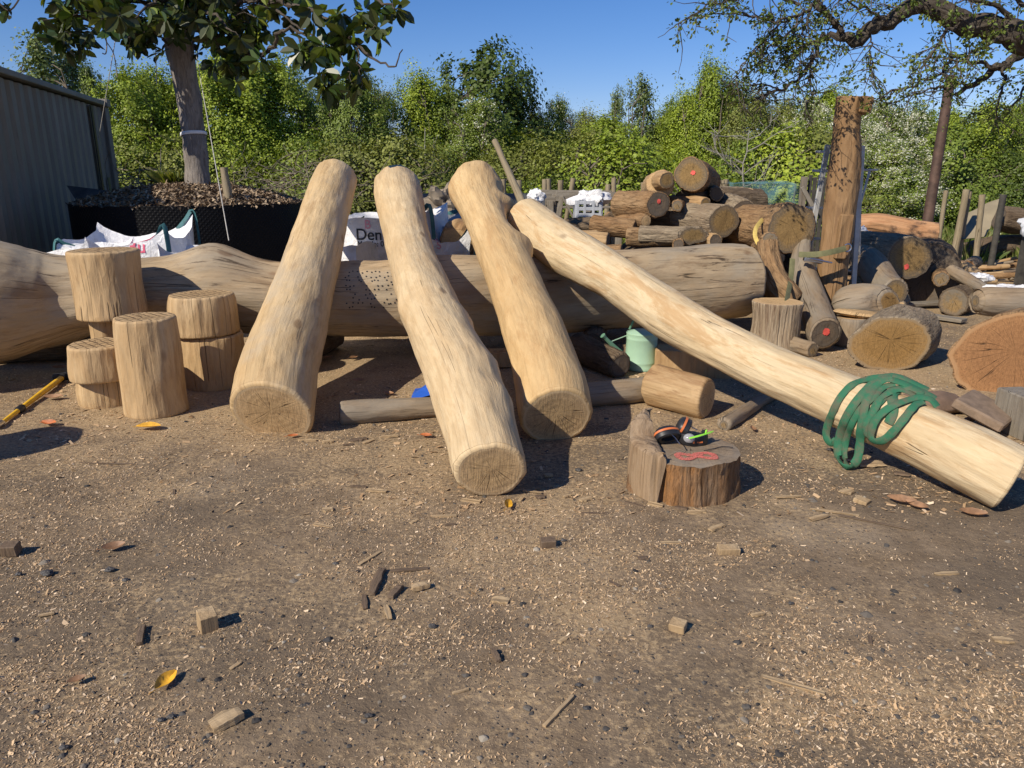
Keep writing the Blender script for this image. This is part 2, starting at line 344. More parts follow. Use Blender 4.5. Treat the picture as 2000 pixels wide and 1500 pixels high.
M['lime'] = plain('lime_plastic', (.35, .85, .06), .4, 0, .08, 10, .05)
M['steel'] = plain('bright_steel', (.6, .6, .6), .3, 1, .1, 10, .05)
M['alu'] = plain('dull_aluminium', (.46, .455, .44), .5, .35, .15, 9, .1)
M['yellow'] = plain('yellow_fibreglass', (.80, .47, .03), .45, 0, .15, 20, .1)
M['white_fab'] = None
def bagmat(name, a, b, rough=.6):
    n = NT(name); v = n.objc(); f = n.noise(v, 5, 5, .6); wv = n.noise(n.map(v, (1, 1, 1)), 11, 4, .6, 1.5)
    col = n.mix(n.step(f, .35, .7), a, b); col = n.mix(n.math('MULTIPLY', n.step(n.noise(v, 6, 6, .7), .52, .7), .35), col, (.32, .27, .21)); return n.fin(col, rough, n.bump(n.math('ADD', wv, n.math('MULTIPLY', n.noise(v, 40, 3), .15)), .6, .03))
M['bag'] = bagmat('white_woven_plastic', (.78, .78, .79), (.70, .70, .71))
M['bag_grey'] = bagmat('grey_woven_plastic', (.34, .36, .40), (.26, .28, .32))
M['teal'] = plain('teal_webbing', (.035, .13, .14), .7, 0, .2, 20, .2)
M['print_black'] = plain('black_print', (.03, .03, .035), .7, 0, .1, 8, .05)
M['print_red'] = plain('red_print', (.72, .12, .20), .7, 0, .15, 8, .05)
M['print_pink'] = plain('faded_red_print', (.75, .36, .45), .7, 0, .1, 8, .05)
M['blue_tarp'] = plain('blue_tarpaulin', (.02, .10, .50), .45, 0, .12, 12, .3)
M['khaki'] = plain('khaki_webbing', (.15, .145, .065), .8, 0, .15, 30, .3)
M['ystrap'] = plain('yellow_webbing', (.62, .46, .13), .8, 0, .15, 30, .3)
M['rust'] = plain('rusty_pipe', (.085, .05, .035), .75, .3, .35, 7, .5)
M['brown_cloth'] = plain('brown_sacking', (.17, .11, .075), .95, 0, .25, 9, .8)
M['paver'] = plain('brown_concrete', (.22, .155, .105), .95, 0, .2, 16, .6)
M['tarp_olive'] = plain('olive_canvas', (.26, .215, .14), .9, 0, .15, 3, .5)
M['darkpost'] = plain('dark_stained_wood', (.055, .05, .042), .85, 0, .3, 9, .6)
M['greypanel'] = plain('grey_panel', (.11, .115, .125), .7, 0, .15, 3, .2)
M['board'] = plain('dark_plywood', (.075, .07, .065), .8, 0, .3, 5, .4)
M['whiteplastic'] = plain('grey_white_plastic', (.42, .44, .47), .5, 0, .08, 8, .1)
M['white'] = plain('white_band', (.75, .75, .76), .5, 0, .08, 8, .1)
M['rope'] = plain('pale_rope', (.42, .40, .36), .8, 0, .15, 30, .3)
def netmat():
    n = NT('teal_netting'); v = n.objc(); tr = n.n('BsdfTransparent'); n.fin(n.mix(n.step(n.noise(v, 4, 4), .35, .65), (.12, .27, .30), (.17, .35, .38)), .8)
    s = n.n('MixShader'); f = n.math('ADD', .3, n.math('MULTIPLY', n.step(n.noise(v, 3, 4), .4, .65), .35)); n.l(f, s.inputs[0]); n.l(tr.outputs[0], s.inputs[1]); n.l(n.b.outputs[0], s.inputs[2]); n.l(s.outputs[0], n.out.inputs[0]); return n.m
M['net'] = netmat()
def glassy():
    n = NT('clear_visor'); n.fin((.5, .5, .5), .15); n.b.inputs['Alpha'].default_value = .45; return n.m
M['clear'] = glassy()
def contmat():
    n = NT('container_paint'); v = n.objc(); f = n.noise(n.map(v, (1, 1, .3)), 2.5, 6, .65); col = n.mix(n.step(f, .35, .7), (.20, .18, .145), (.26, .235, .195))
    d = n.step(n.noise(n.map(v, (4, 4, .5)), 3, 5, .7), .58, .72); col = n.mix(n.math('MULTIPLY', d, .35), col, (.09, .075, .06))
    return n.fin(col, .6, n.bump(n.noise(v, 30, 3), .15, .003))
M['container'] = contmat()
def soilmat():
    n = NT('soil_and_sawdust'); p = n.pos(); d2 = n.map(p, (1, 1, 0))
    big = n.noise(d2, .55, 5, .6, .3); mid = n.noise(d2, 2.6, 6, .65, .4)
    patch = n.math('ADD', n.math('MULTIPLY', big, .6), n.math('MULTIPLY', mid, .5))
    sp = n.n('SeparateXYZ'); n.l(p, sp.inputs[0])
    far = n.step(sp.outputs[1], 2.4, 5.0)            # more sawdust was dropped round the logs
    patch = n.math('ADD', patch, n.math('MULTIPLY', far, .10))
    soil = n.mix(n.step(n.noise(d2, 9, 6, .7), .35, .65), (.188, .136, .086), (.262, .194, .126))
    soil = n.mix(n.step(n.noise(d2, 1.1, 3), .55, .7), soil, (.29, .225, .155))
    fine = n.noise(d2, 90, 4, .7); soil = n.mix(n.step(fine, .5, .75), soil, (.16, .115, .077))
    soil = n.mix(n.math('MULTIPLY', n.step(n.noise(n.map(d2, (.8, 1.3, 1), (3, 1, 0)), .8, 4, .6, .5), .42, .62), .62), soil, (.125, .098, .07))
    soil = n.mix(n.math('MULTIPLY', n.step(n.noise(d2, 38, 4, .75), .50, .64), .5), soil, (.12, .09, .065))
    dust = n.mix(n.step(n.noise(d2, 60, 5, .75), .38, .62), (.36, .25, .135), (.54, .395, .23))
    dm = n.step(n.math('ADD', patch, n.math('MULTIPLY', n.math('SUBTRACT', n.noise(d2, 45, 5, .75), .5), .9)), .52, .68)
    col = n.mix(n.math('MULTIPLY', dm, .72), soil, dust)
    # fine flecks of sawdust everywhere, fine dark grit
    vw = n.vor(n.map(p, (1, 1.6, 0), rot=(0, 0, .6)), 140, 'F1', 'Distance'); vc = n.vor(n.map(p, (1, 1.6, 0), rot=(0, 0, .6)), 140, 'F1', 'Color')
    sc = n.n('SeparateColor'); n.l(vc, sc.inputs[0])
    fl = n.math('MULTIPLY', n.math('SUBTRACT', 1, n.step(vw, .18, .4)), n.math('GREATER_THAN', n.math('ADD', sc.outputs[0], n.math('MULTIPLY', patch, .7)), 1.12))
    col = n.mix(n.math('MULTIPLY', fl, .85), col, n.mix(sc.outputs[1], (.36, .25, .15), (.60, .44, .28)))
    vg = n.vor(n.map(p, (1, 1, 0)), 75, 'F1', 'Distance'); vgc = n.vor(n.map(p, (1, 1, 0)), 75, 'F1', 'Color'); s2 = n.n('SeparateColor'); n.l(vgc, s2.inputs[0])
    gr = n.math('MULTIPLY', n.math('SUBTRACT', 1, n.step(vg, .2, .38)), n.math('GREATER_THAN', s2.outputs[0], .86))
    col = n.mix(n.math('MULTIPLY', gr, .8), col, n.mix(s2.outputs[1], (.045, .045, .05), (.11, .105, .10)))
    h = n.math('ADD', n.math('MULTIPLY', fine, .5), n.math('ADD', n.math('MULTIPLY', fl, .4), n.math('MULTIPLY', gr, .7)))
    h = n.math('ADD', h, n.math('MULTIPLY', n.noise(d2, 28, 5, .65), 1.3))
    green = n.step(sp.outputs[1], 13, 17); col = n.mix(n.math('MULTIPLY', green, .9), col, n.mix(mid, (.06, .085, .02), (.12, .12, .05)))
    return n.fin(col, .95, n.bump(h, .8, .008), spec=.12)
M['soil'] = soilmat()
def tintmat(name, stops, rough=.85, spec=.2):
    n = NT(name); t = n.attr('tint', 'Fac'); return n.fin(n.ramp(t, stops), rough, spec=spec)
M['chips'] = tintmat('sawdust_flakes', [(0, (.32, .20, .105)), (.5, (.56, .385, .22)), (1, (.76, .60, .42))])
M['pebbles'] = tintmat('dark_pebbles', [(0, (.035, .032, .03)), (.5, (.085, .078, .07)), (.85, (.19, .16, .125)), (1, (.42, .37, .29))], .7)
M['chip_wood'] = peeled('split_chip_wood', (.40, .28, .15), (.50, .37, .22), (.22, .14, .07), .5, 2, .5, 60, .5)
M['chip_dark'] = peeled('old_chip_wood', (.17, .12, .08), (.24, .17, .11), (.09, .06, .04), .5, 2, .5, 62, .5)
M['leaf_yellow'] = plain('yellow_dead_leaf', (.72, .38, .03), .5, 0, .35, 25, .2)
M['leaf_brown'] = plain('brown_dead_leaf', (.26, .14, .07), .55, 0, .3, 25, .2)
M['leaf_rust'] = plain('rust_dead_leaf', (.42, .12, .03), .55, 0, .3, 25, .2)
M['mulch'] = tintmat('bark_mulch', [(0, (.11, .075, .048)), (.5, (.24, .17, .11)), (1, (.44, .34, .23))])
M['mulch_base'] = plain('mulch_bed', (.11, .08, .055), .95, 0, .35, 14, .9)
M['hedge_bright'] = leafmat('spring_leaves', [(0, (0.125, 0.169, 0.021)), (.5, (0.251, 0.329, 0.031)), (1, (0.455, 0.518, 0.052))], .55, .2)
M['hedge_mid'] = leafmat('hawthorn_leaves', [(0, (0.075, 0.112, 0.019)), (.5, (0.160, 0.223, 0.031)), (1, (0.297, 0.353, 0.049))], .55, .2)
M['hedge_dark'] = leafmat('dark_leaves', [(0, (0.042, 0.067, 0.011)), (.5, (0.085, 0.127, 0.019)), (1, (0.151, 0.192, 0.028))], .5, .2)
M['hedge_olive'] = leafmat('olive_leaves', [(0, (0.110, 0.120, 0.025)), (.5, (0.189, 0.215, 0.040)), (1, (0.299, 0.319, 0.069))], .6, .2)
M['hedge_blue'] = leafmat('willow_leaves', [(0, (0.084, 0.122, 0.040)), (.5, (0.151, 0.199, 0.061)), (1, (0.269, 0.321, 0.101))], .5, .2)
M['blossom'] = leafmat('white_blossom', [(0, (.55, .55, .42)), (1, (.82, .82, .72))], .6, .25)
M['magnolia'] = leafmat('magnolia_leaves', [(0, (.018, .034, .008)), (.55, (.04, .075, .012)), (.75, (.13, .18, .02)), (.93, (.24, .27, .04)), (1, (.40, .26, .03))], .3, .12, under=(.045, .058, .015))
M['oak'] = leafmat('oak_leaves', [(0, (0.060, 0.097, 0.015)), (.5, (0.108, 0.160, 0.024)), (1, (0.204, 0.228, 0.043))], .5, .2)
M['grass'] = leafmat('grass_blades', [(0, (0.060, 0.103, 0.016)), (.6, (0.132, 0.171, 0.032)), (1, (0.324, 0.285, 0.119))], .6, .3)
M['twig'] = plain('dry_twigs', (.22, .18, .135), .85, 0, .3, 9, .2)
# ------------------------------------------------------------------ ground
def make_ground():
    def axis(lo, hi, fine_lo, fine_hi, st):
        a = list(np.arange(fine_lo, fine_hi + 1e-6, st)); d = st
        while a[-1] < hi: d *= 1.16; a.append(a[-1] + d)
        d = st; b = []; c = fine_lo
        while c > lo: d *= 1.16; c -= d; b.append(c)
        return b[::-1] + a
    xs = axis(-500, 500, -4.0, 4.0, .025); ys = axis(-60, 900, 1.2, 7.5, .025)
    X, Y = np.meshgrid(xs, ys); V = [(x, y, gz(x, y)) for x, y in zip(X.ravel(), Y.ravel())]
    nx, ny = len(xs), len(ys)
    idx = np.arange(nx * ny).reshape(ny, nx); q = np.stack([idx[:-1, :-1], idx[:-1, 1:], idx[1:, 1:], idx[1:, :-1]], -1).reshape(-1, 4)
    me = bpy.data.meshes.new('ground'); me.from_pydata(V, [], q.tolist()); me.polygons.foreach_set('use_smooth', [True] * len(me.polygons))
    tag(link('ground', me, M['soil']), kind='structure')
make_ground()
# ------------------------------------------------------------------ logs
def fill_depth(st):
    """stations (px,py,w,Y or None) -> world centre + radius; missing depths lie on a straight line in space"""
    ts = []
    for s_ in st:
        r = ray(s_[0], s_[1]); ts.append(s_[3] / r.y if s_[3] is not None else None)
    cum = [0]
    for a, b in zip(st, st[1:]): cum.append(cum[-1] + math.hypot(b[0] - a[0], b[1] - a[1]))
    known = [i for i, t in enumerate(ts) if t is not None]
    for a, b in zip(known, known[1:]):
        for i in range(a + 1, b):
            u = (cum[i] - cum[a]) / (cum[b] - cum[a]); ts[i] = 1 / ease(1 / ts[a], 1 / ts[b], u)
    return [[*(CAM + ray(s_[0], s_[1]) * t), s_[2] / 2 * t / F] for s_, t in zip(st, ts)]
def log_mesh(ws, seg=44, step=.045, rough=.04, lump=.05, bumps=(), chamfer=.02, seed=0, n0=None, n1=None, squash=None, grow=0, fine=.006):
    """ws: world stations [x,y,z,r].  returns body MB, end0 MB, end1 MB"""
    tot = sum((Vector(a[:3]) - Vector(b[:3])).length for a, b in zip(ws, ws[1:]))
    n = max(6, int(tot / step)); R = cat_rom(ws, n + 1)
    C = [Vector(r[:3]) for r in R]; S = [0]
    for a, b in zip(C, C[1:]): S.append(S[-1] + (b - a).length)
    T = [(C[min(i + 1, n)] - C[max(i - 1, 0)]).normalized() for i in range(n + 1)]
    N = Vector((0, 0, 1)); 
    if abs(T[0].z) > .8: N = Vector((0, -1, 0))
    rings = []
    ends = {0: (T[0] * -1 if n0 is None else Vector(n0).normalized()), n: (T[n] if n1 is None else Vector(n1).normalized())}
    so_ = seed * 13.7
    cq = [(1 - math.sin(q * PI / 8), 1 - math.cos(q * PI / 8)) for q in range(5)]   # quarter round
    i_in = max(1, int(chamfer * 1.3 / (tot / n)) + 1)
    list_i = [(0, 1 - chamfer * a / max(R[0][3], 1e-3), chamfer * b) for a, b in cq] + [(i, 1, 0) for i in range(i_in, n - i_in + 1)] + [(n, 1 - chamfer * a / R[n][3], -chamfer * b) for a, b in cq[::-1]]
    m = len(list_i); V = []; Gr = []; Rmean = sum(q[3] for q in R) / len(R)
    Ns = []; 
    for i in range(n + 1):
        N = (N - T[i] * N.dot(T[i])).normalized(); Ns.append(N.copy())
    for j, (i, sc, _) in enumerate(list_i):
        t, Nn = T[i], Ns[i]; B = t.cross(Nn); r0 = max(R[i][3], .004) * sc
        push = _
        s_ = S[i]
        for k in range(seg):
            a = 2 * PI * k / seg; ca, sa = math.cos(a), math.sin(a)
            rr = r0 * (1 + lump * noise.noise(Vector((ca * 1.1 + so_, sa * 1.1, s_ * 1.3))) + rough * noise.noise(Vector((ca * 3 + so_, sa * 3, s_ * 2.5))))
            rr += fine * noise.noise(Vector((ca * r0 * 40 + so_, sa * r0 * 40, s_ * 6)))
            rg = rr
            for (bs, ba, bw, bh) in bumps:
                da = (a - ba + PI) % (2 * PI) - PI; d2 = ((s_ - bs) / bw) ** 2 + (da * r0 / bw) ** 2
                if d2 < 6: rr += bh * math.exp(-d2)
            dx, dy = ca * rr, sa * rr
            if squash: dy *= squash[1]; dx *= squash[0]
            o = Nn * dx + B * dy
            p = C[i] + o
            # oblique end cuts
            for e, en in ends.items():
                de = abs(S[e] - s_); Lb = R[e][3] * 1.6
                if de < Lb:
                    td = T[e].dot(en)
                    if abs(td) > .2: p = p + T[e] * (-(o.dot(en)) / td * (1 - de / Lb) ** 1.0)
            p = p + t * push
            V.append(p); Gr.append((ca * Rmean + seed * 3.1, sa * Rmean, s_ + seed * 1.7))
    body = MB(); fs = [(j * seg + k, j * seg + (k + 1) % seg, (j + 1) * seg + (k + 1) % seg, (j + 1) * seg + k) for j in range(m - 1) for k in range(seg)]
    body.add(V, fs, Gr)
    caps = []
    for e, j, flip in ((0, 0, True), (n, m - 1, False)):
        rim = V[j * seg:(j + 1) * seg]; c = sum(rim, Vector()) / seg; en = ends[e]
        u = (rim[0] - c); u = (u - en * u.dot(en)).normalized(); v = en.cross(u)
        vs, g, f = [], [], []; K = 7
        Rm = sum((p - c).length for p in rim) / seg
        for q in range(K + 1):
            qq = 1 - q / K if q < K else 0
            if q == K:
                vs.append(c + en * 0); g.append((0, 0, 0)); break
            for k in range(seg):
                o = (rim[k] - c) * qq; pp = c + o
                if 0 < q: pp += en * (.004 * noise.noise((pp + Vector((so_, 0, 0))) * 14))
                vs.append(pp); g.append((o.dot(u), o.dot(v), qq))
        for q in range(K - 1):
            for k in range(seg):
                fc = (q * seg + k, q * seg + (k + 1) % seg, (q + 1) * seg + (k + 1) % seg, (q + 1) * seg + k); f.append(fc if not flip else fc[::-1])
        for k in range(seg):
            fc = ((K - 1) * seg + k, (K - 1) * seg + (k + 1) % seg, K * seg); f.append(fc if not flip else fc[::-1])
        mb = MB(); mb.add(vs, f, g); caps.append((mb, c, en, Rm))
    return body, caps
LOGMESH = {}
def make_log(name, label, cat, ws, bm, em, body='bark', ends=(0, 1), paint=None, group=None, key=None, **kw):
    c = ws[0]; base = Vector((sum(s_[0] for s_ in ws) / len(ws), sum(s_[1] for s_ in ws) / len(ws), min(s_[2] - s_[3] for s_ in ws)))
    t = thing(name, label, cat, base, 0, group)
    b, caps = log_mesh(ws, **kw)
    o = b.build(body, M[bm], t, ang=75)
    for e in (0, 1):
        mb, cc, en, Rm = caps[e]
        mb.build('cut_end', M[em if e in ends else em], t)
        if paint is not None and paint[0] == e:
            pm = MB(); u = en.orthogonal().normalized(); v = en.cross(u); rs = Rm * paint[1]; off = paint[2] if len(paint) > 2 else (0, 0)
            vr = Vector((0, 0, 1)); vr = (vr - en * vr.dot(en)).normalized(); hr = vr.cross(en)
            cc2 = cc + en * .007 + vr * off[1] * Rm + hr * off[0] * Rm
            ring = [cc2 + (u * math.cos(2 * PI * k / 18) + v * math.sin(2 * PI * k / 18)) * rs * random.uniform(.78, 1.1) for k in range(18)]
            pm.add(ring + [cc2 + en * .001], [(k, (k + 1) % 18, 18) for k in range(18)]); pm.build('paint_mark', M['red_paint'], t)
    if key: LOGMESH[key] = BVHTree.FromPolygons([Vector(v) for v in b.v], b.f)
    t['_n'] = 0; del t['_n']
    return t
# --- the large weathered beam lying across the yard
big = fill_depth([(-330, 560, 300, 4.75), (-150, 572, 262, 5.0), (0, 583, 236, 5.25), (95, 585, 182, 5.38), (180, 578, 145, 5.45), (300, 573, 136, 5.6), (450, 577, 140, 5.7),
                  (560, 583, 140, 5.78), (700, 586, 140, 5.92), (870, 578, 152, 6.08), (1000, 572, 156, 6.25), (1150, 566, 158, 6.45), (1300, 557, 152, 6.65), (1400, 551, 144, 6.8), (1458, 549, 136, 6.9)])
bigT = make_log('peeled_trunk', 'longest grey-brown peeled trunk lying across behind the leaning logs, with humped left end', 'log', big, 'log_big', 'end_b', body='trunk',
         seg=64, step=.05, rough=.05, lump=.10, seed=2, chamfer=.05, bumps=[(2.35, 0.15, .22, .10), (2.2, .4, .3, .03), (1.35, 1.3, .12, -.05), (3.4, 5.6, .2, .03), (4.3, .9, .25, .03)], key='big')
def drill_holes():
    bvh = LOGMESH['big']; mb = MB(); rs = random.Random(3)
    for r_ in range(9):
        for c_ in range(13):
            if rs.random() < .45: continue
            h = bvh.ray_cast(CAM, ray(675 + c_ * 8.2 + rs.uniform(-2.6, 2.6), 532 + r_ * 8.6 + rs.uniform(-2, 2)).normalized())
            if h[0] is None: continue
            n_ = h[1] if h[1].y < 0 else -h[1]; u = n_.orthogonal().normalized(); v = n_.cross(u); q = h[0] + n_ * .003; mb.add([q + (u * math.cos(a) + v * math.sin(a)) * .0065 for a in np.linspace(0, 2 * PI, 9)[:-1]], [tuple(range(8))])
    tag(mb.build('drill_holes', M['black'], bigT), kind='stuff')
drill_holes()
# --- four big leaning logs
L1 = fill_depth([(530, 808, 163, 4.02), (544, 722, 150, None), (570, 640, 134, None), (600, 540, 112, None), (630, 432, 95, None), (646, 378, 88, None), (656, 350, 82, 7.15)])
make_log('leaning_log', 'thick golden peeled log with greyish streaks, leaning leftmost of the four', 'log', L1, 'log_a', 'end_a', body='trunk', n0=(-.08, -.84, -.42), rough=.02, lump=.03, seed=3, seg=56, chamfer=.022, key='l1', group='big peeled logs leaning on the long trunk')
L2 = fill_depth([(958, 922, 143, 3.14), (943, 862, 140, None), (925, 800, 142, None), (908, 750, 139, None), (885, 700, 130, None), (855, 640, 119, None), (829, 575, 108, None), (806, 505, 92, None), (790, 440, 89, None), (778, 385, 93, None), (776, 366, 90, 7.45)])
make_log('leaning_log', 'crooked pale peeled log with wavy sides and a ridge by its foot, second from left', 'log', L2, 'log_b', 'end_b', body='trunk', n0=(.08, -.90, -.36), rough=.035, lump=.05, seed=4, seg=56, chamfer=.02,
         bumps=[(.50, 1.0, .12, .016), (.85, 1.1, .10, .018), (1.5, 1.3, .14, .022), (1.8, 4.8, .12, .02), (.6, .55, .07, -.015)], key='l2', group='big peeled logs leaning on the long trunk')
L3 = fill_depth([(1087, 814, 144, 3.90), (1079, 768, 140, None), (1065, 720, 129, None), (1045, 655, 122, None), (1019, 590, 109, None), (993, 524, 99, None), (964, 463, 86, None), (944, 417, 84, None), (934, 388, 94, None), (930, 370, 97, None), (930, 356, 90, 7.15)])
make_log('leaning_log', 'warm tan peeled log with bulging knobs on its right side, third from left', 'log', L3, 'log_c', 'end_b', body='trunk', n0=(.12, -.90, -.38), rough=.03, lump=.04, seed=5, seg=56, chamfer=.02,
         bumps=[(2.92, 1.55, .10, .11), (2.05, 1.5, .12, .075), (2.5, 1.6, .12, -.03), (3.3, 1.5, .12, .03), (3.35, 4.7, .14, .03), (2.4, 1.6, .14, -.03)], key='l3', group='big peeled logs leaning on the long trunk')
L4 = fill_depth([(1026, 424, 78, 6.6), (1050, 444, 84, None), (1100, 484, 94, None), (1200, 543, 88, None), (1300, 612, 97, None), (1400, 669, 92, None), (1500, 719, 95, None), (1600, 762, 102, None), (1700, 807, 110, None), (1800, 851, 119, None), (1900, 899, 128, None), (1976, 938, 130, 3.05)])
make_log('leaning_log', 'long straight cream peeled log slanting to the lower right under a green sling', 'log', L4, 'log_d', 'end_a', body='trunk', rough=.02, lump=.03, seed=6, seg=56, chamfer=.022,
         bumps=[(1.35, 3.6, .07, .025)], key='l4', group='big peeled logs leaning on the long trunk', n1=(.75, -.55, -.3))
# --- carved stools
def stool(label, px, y_front, z0, r, h, dx=0, group='carved log stools', r1=None, mat='stool', end='end_kerf', seed=0, name='log_stool', Yf=None, rz=0, lean=(0, 0)):
    g = G(px, y_front) if Yf is None else P(px, y_front, Yf)
    Yc = g.y + r; Xc = (px - 1000) / F * depth((0, Yc, z0))
    r1 = r1 or r
    ws = [[Xc + lean[0] * u, Yc + lean[1] * u, z0 + h * u, ease(r, r1, u) * (1 + .02 * math.sin(5 * u + seed))] for u in (0, .25, .5, .75, 1)]
    make_log(name, label, 'stool', ws, mat, end, body='trunk', rough=.045, lump=.07, seed=seed, seg=22, step=.05, chamfer=.016, group=group, fine=.005)
    return Xc, Yc
stool('tall round log stool standing in front of the others, tallest of the front row', 306, 820, -.01, .19, .615, r1=.182, seed=11)
B2 = stool('low chunky log stool with a chamfered edge, bottom of the left stack', 216, 801, -.01, .182, .20, seed=12)
stool('squat log stool with a deep split, sitting on the lowest left stool', 205, 801, .193, .19, .225, seed=13, Yf=4.42)
stool('slim log post mostly hidden beneath the highest stool', 222, 700, -.01, .10, .505, seed=14, Yf=5.0, end='end_a')
stool('widest and highest log stool perched on a slim post beside the long trunk', 221, 630, .497, .222, .46, seed=15, Yf=4.86)
stool('dark-sided log stool at the bottom of the right stack', 421, 766, -.01, .215, .385, seed=16)
stool('grooved log stool balanced on top of the right stack', 402, 766, .378, .228, .275, r1=.215, seed=17, Yf=4.88)
# two unseen pieces added past the left edge to cast shadows into view
ws = [[-3.35, 3.35, 0, .24], [-3.35, 3.35, .35, .235], [-3.35, 3.35, .7, .23]]
make_log('log_stool', 'log stool added unseen outside the left edge as a shadow caster', 'stool', ws, 'stool', 'end_kerf', body='trunk', seed=18, seg=32)
ws = [[-4.9, 3.7, .3, .3], [-4.6, 4.2, .3, .3], [-4.4, 4.7, .3, .3]]
make_log('shadow_caster_log', 'short thick log added unseen outside the left edge as a shadow caster', 'log', ws, 'grey_log', 'end_grey', seed=19, seg=32)
# bearers under the long trunk
for k, (px_, py_, Yb) in enumerate(((610, 640, 5.8), (1170, 628, 6.45))):
    c = P(px_, py_, Yb); ws = [[c.x - .1, Yb - .42, .10, .10], [c.x + .05, Yb + .5, .10, .10]]
    make_log('bearer_log', ('short bearer log under the long trunk behind the golden leaning log', 'short bearer log under the long trunk behind the watering can')[k], 'log', ws, 'bark_c', 'end_dark', seed=20 + k, seg=20)
c = P(955, 672, 5.6); t = thing('wooden_beam', 'short brown squared beam on the soil under the long trunk', 'beam', (c.x, 5.6, 0)); mb = MB(); mb.box((c.x, 5.62, .07), (.9, .16, .12), Matrix.Rotation(.1, 3, 'Z'), .006); mb.build('timber', M['chunk'], t)
c = G(1385, 742); t = thing('wooden_beam', 'squared brown beam end under the cream slanting log', 'beam', (c.x, c.y, 0)); mb = MB(); mb.box((c.x - .05, c.y + .18, .09), (.62, .2, .2), Matrix.Rotation(-.25, 3, 'Z'), .006); mb.build('timber', M['chunk'], t)
ws = [[-4.3, 5.75, .13, .15], [-3.4, 5.95, .13, .15], [-2.4, 6.1, .12, .14]]  # added dark log: hides the bag bottoms and keeps the gap dark
make_log('bearer_log', 'long dark log added to darken the gap beneath the long trunk, at left', 'log', ws, 'bark_c', 'end_dark', seed=25, seg=24)
# --- ground logs
def glog(label, a, b, ra, rb, bm, em, seed, name='ground_log', bend=0, group=None, paint=None, z=None, **kw):
    """log between two world xy points lying on the ground"""
    a = Vector(a); b = Vector(b); n_ = 5; ws = []
    for k in range(n_):
        u = k / (n_ - 1); p = a.lerp(b, u); r = ease(ra, rb, u); zz = r - .008 if z is None else ease(z[0], z[1], u)
        q = (b - a).to_2d().orthogonal().normalized() * bend * math.sin(PI * u)
        ws.append([p.x + q.x, p.y + q.y, zz, r])
    return make_log(name, label, 'log', ws, bm, em, seed=seed, paint=paint, group=group, **kw)
a = G(657, 838); b = G(905, 822)
glog('grey-brown debarked branch log on the soil between golden and crooked logs', (a.x, a.y + .10, 0), (b.x, b.y + .14, 0), .074, .06, 'grey_log', 'end_grey', 31, seg=28)
a = G(1120, 805); b = G(1275, 790)
glog('greyish branch log in the shade right of the tan log\'s foot', (a.x, a.y + .1, 0), (b.x, b.y + .1, 0), .08, .085, 'grey_log', 'end_grey', 32, seg=28)
glog('short reddish-brown log chunk with pale sawn end beside the branch log', (.92, 4.66, 0), (1.20, 4.36, 0), .138, .13, 'chunk', 'end_b', 33, seg=32, rough=.07, lump=.06, n1=(.8, -.6, 0))
a = G(1415, 845); b = G(1530, 770)
glog('thin grey-brown stick log pointing under the cream slanting log', (a.x, a.y + .03, 0), (b.x, b.y + .05, 0), .045, .036, 'grey_log', 'end_grey', 34, seg=20, name='stick_log')
a = G(1130, 720); b = G(1215, 745)
glog('dark rough log in the shade left of the watering can', (a.x, a.y + .25, 0), (b.x, b.y + .1, 0), .12, .1, 'bark_c', 'end_dark', 35, seg=24)
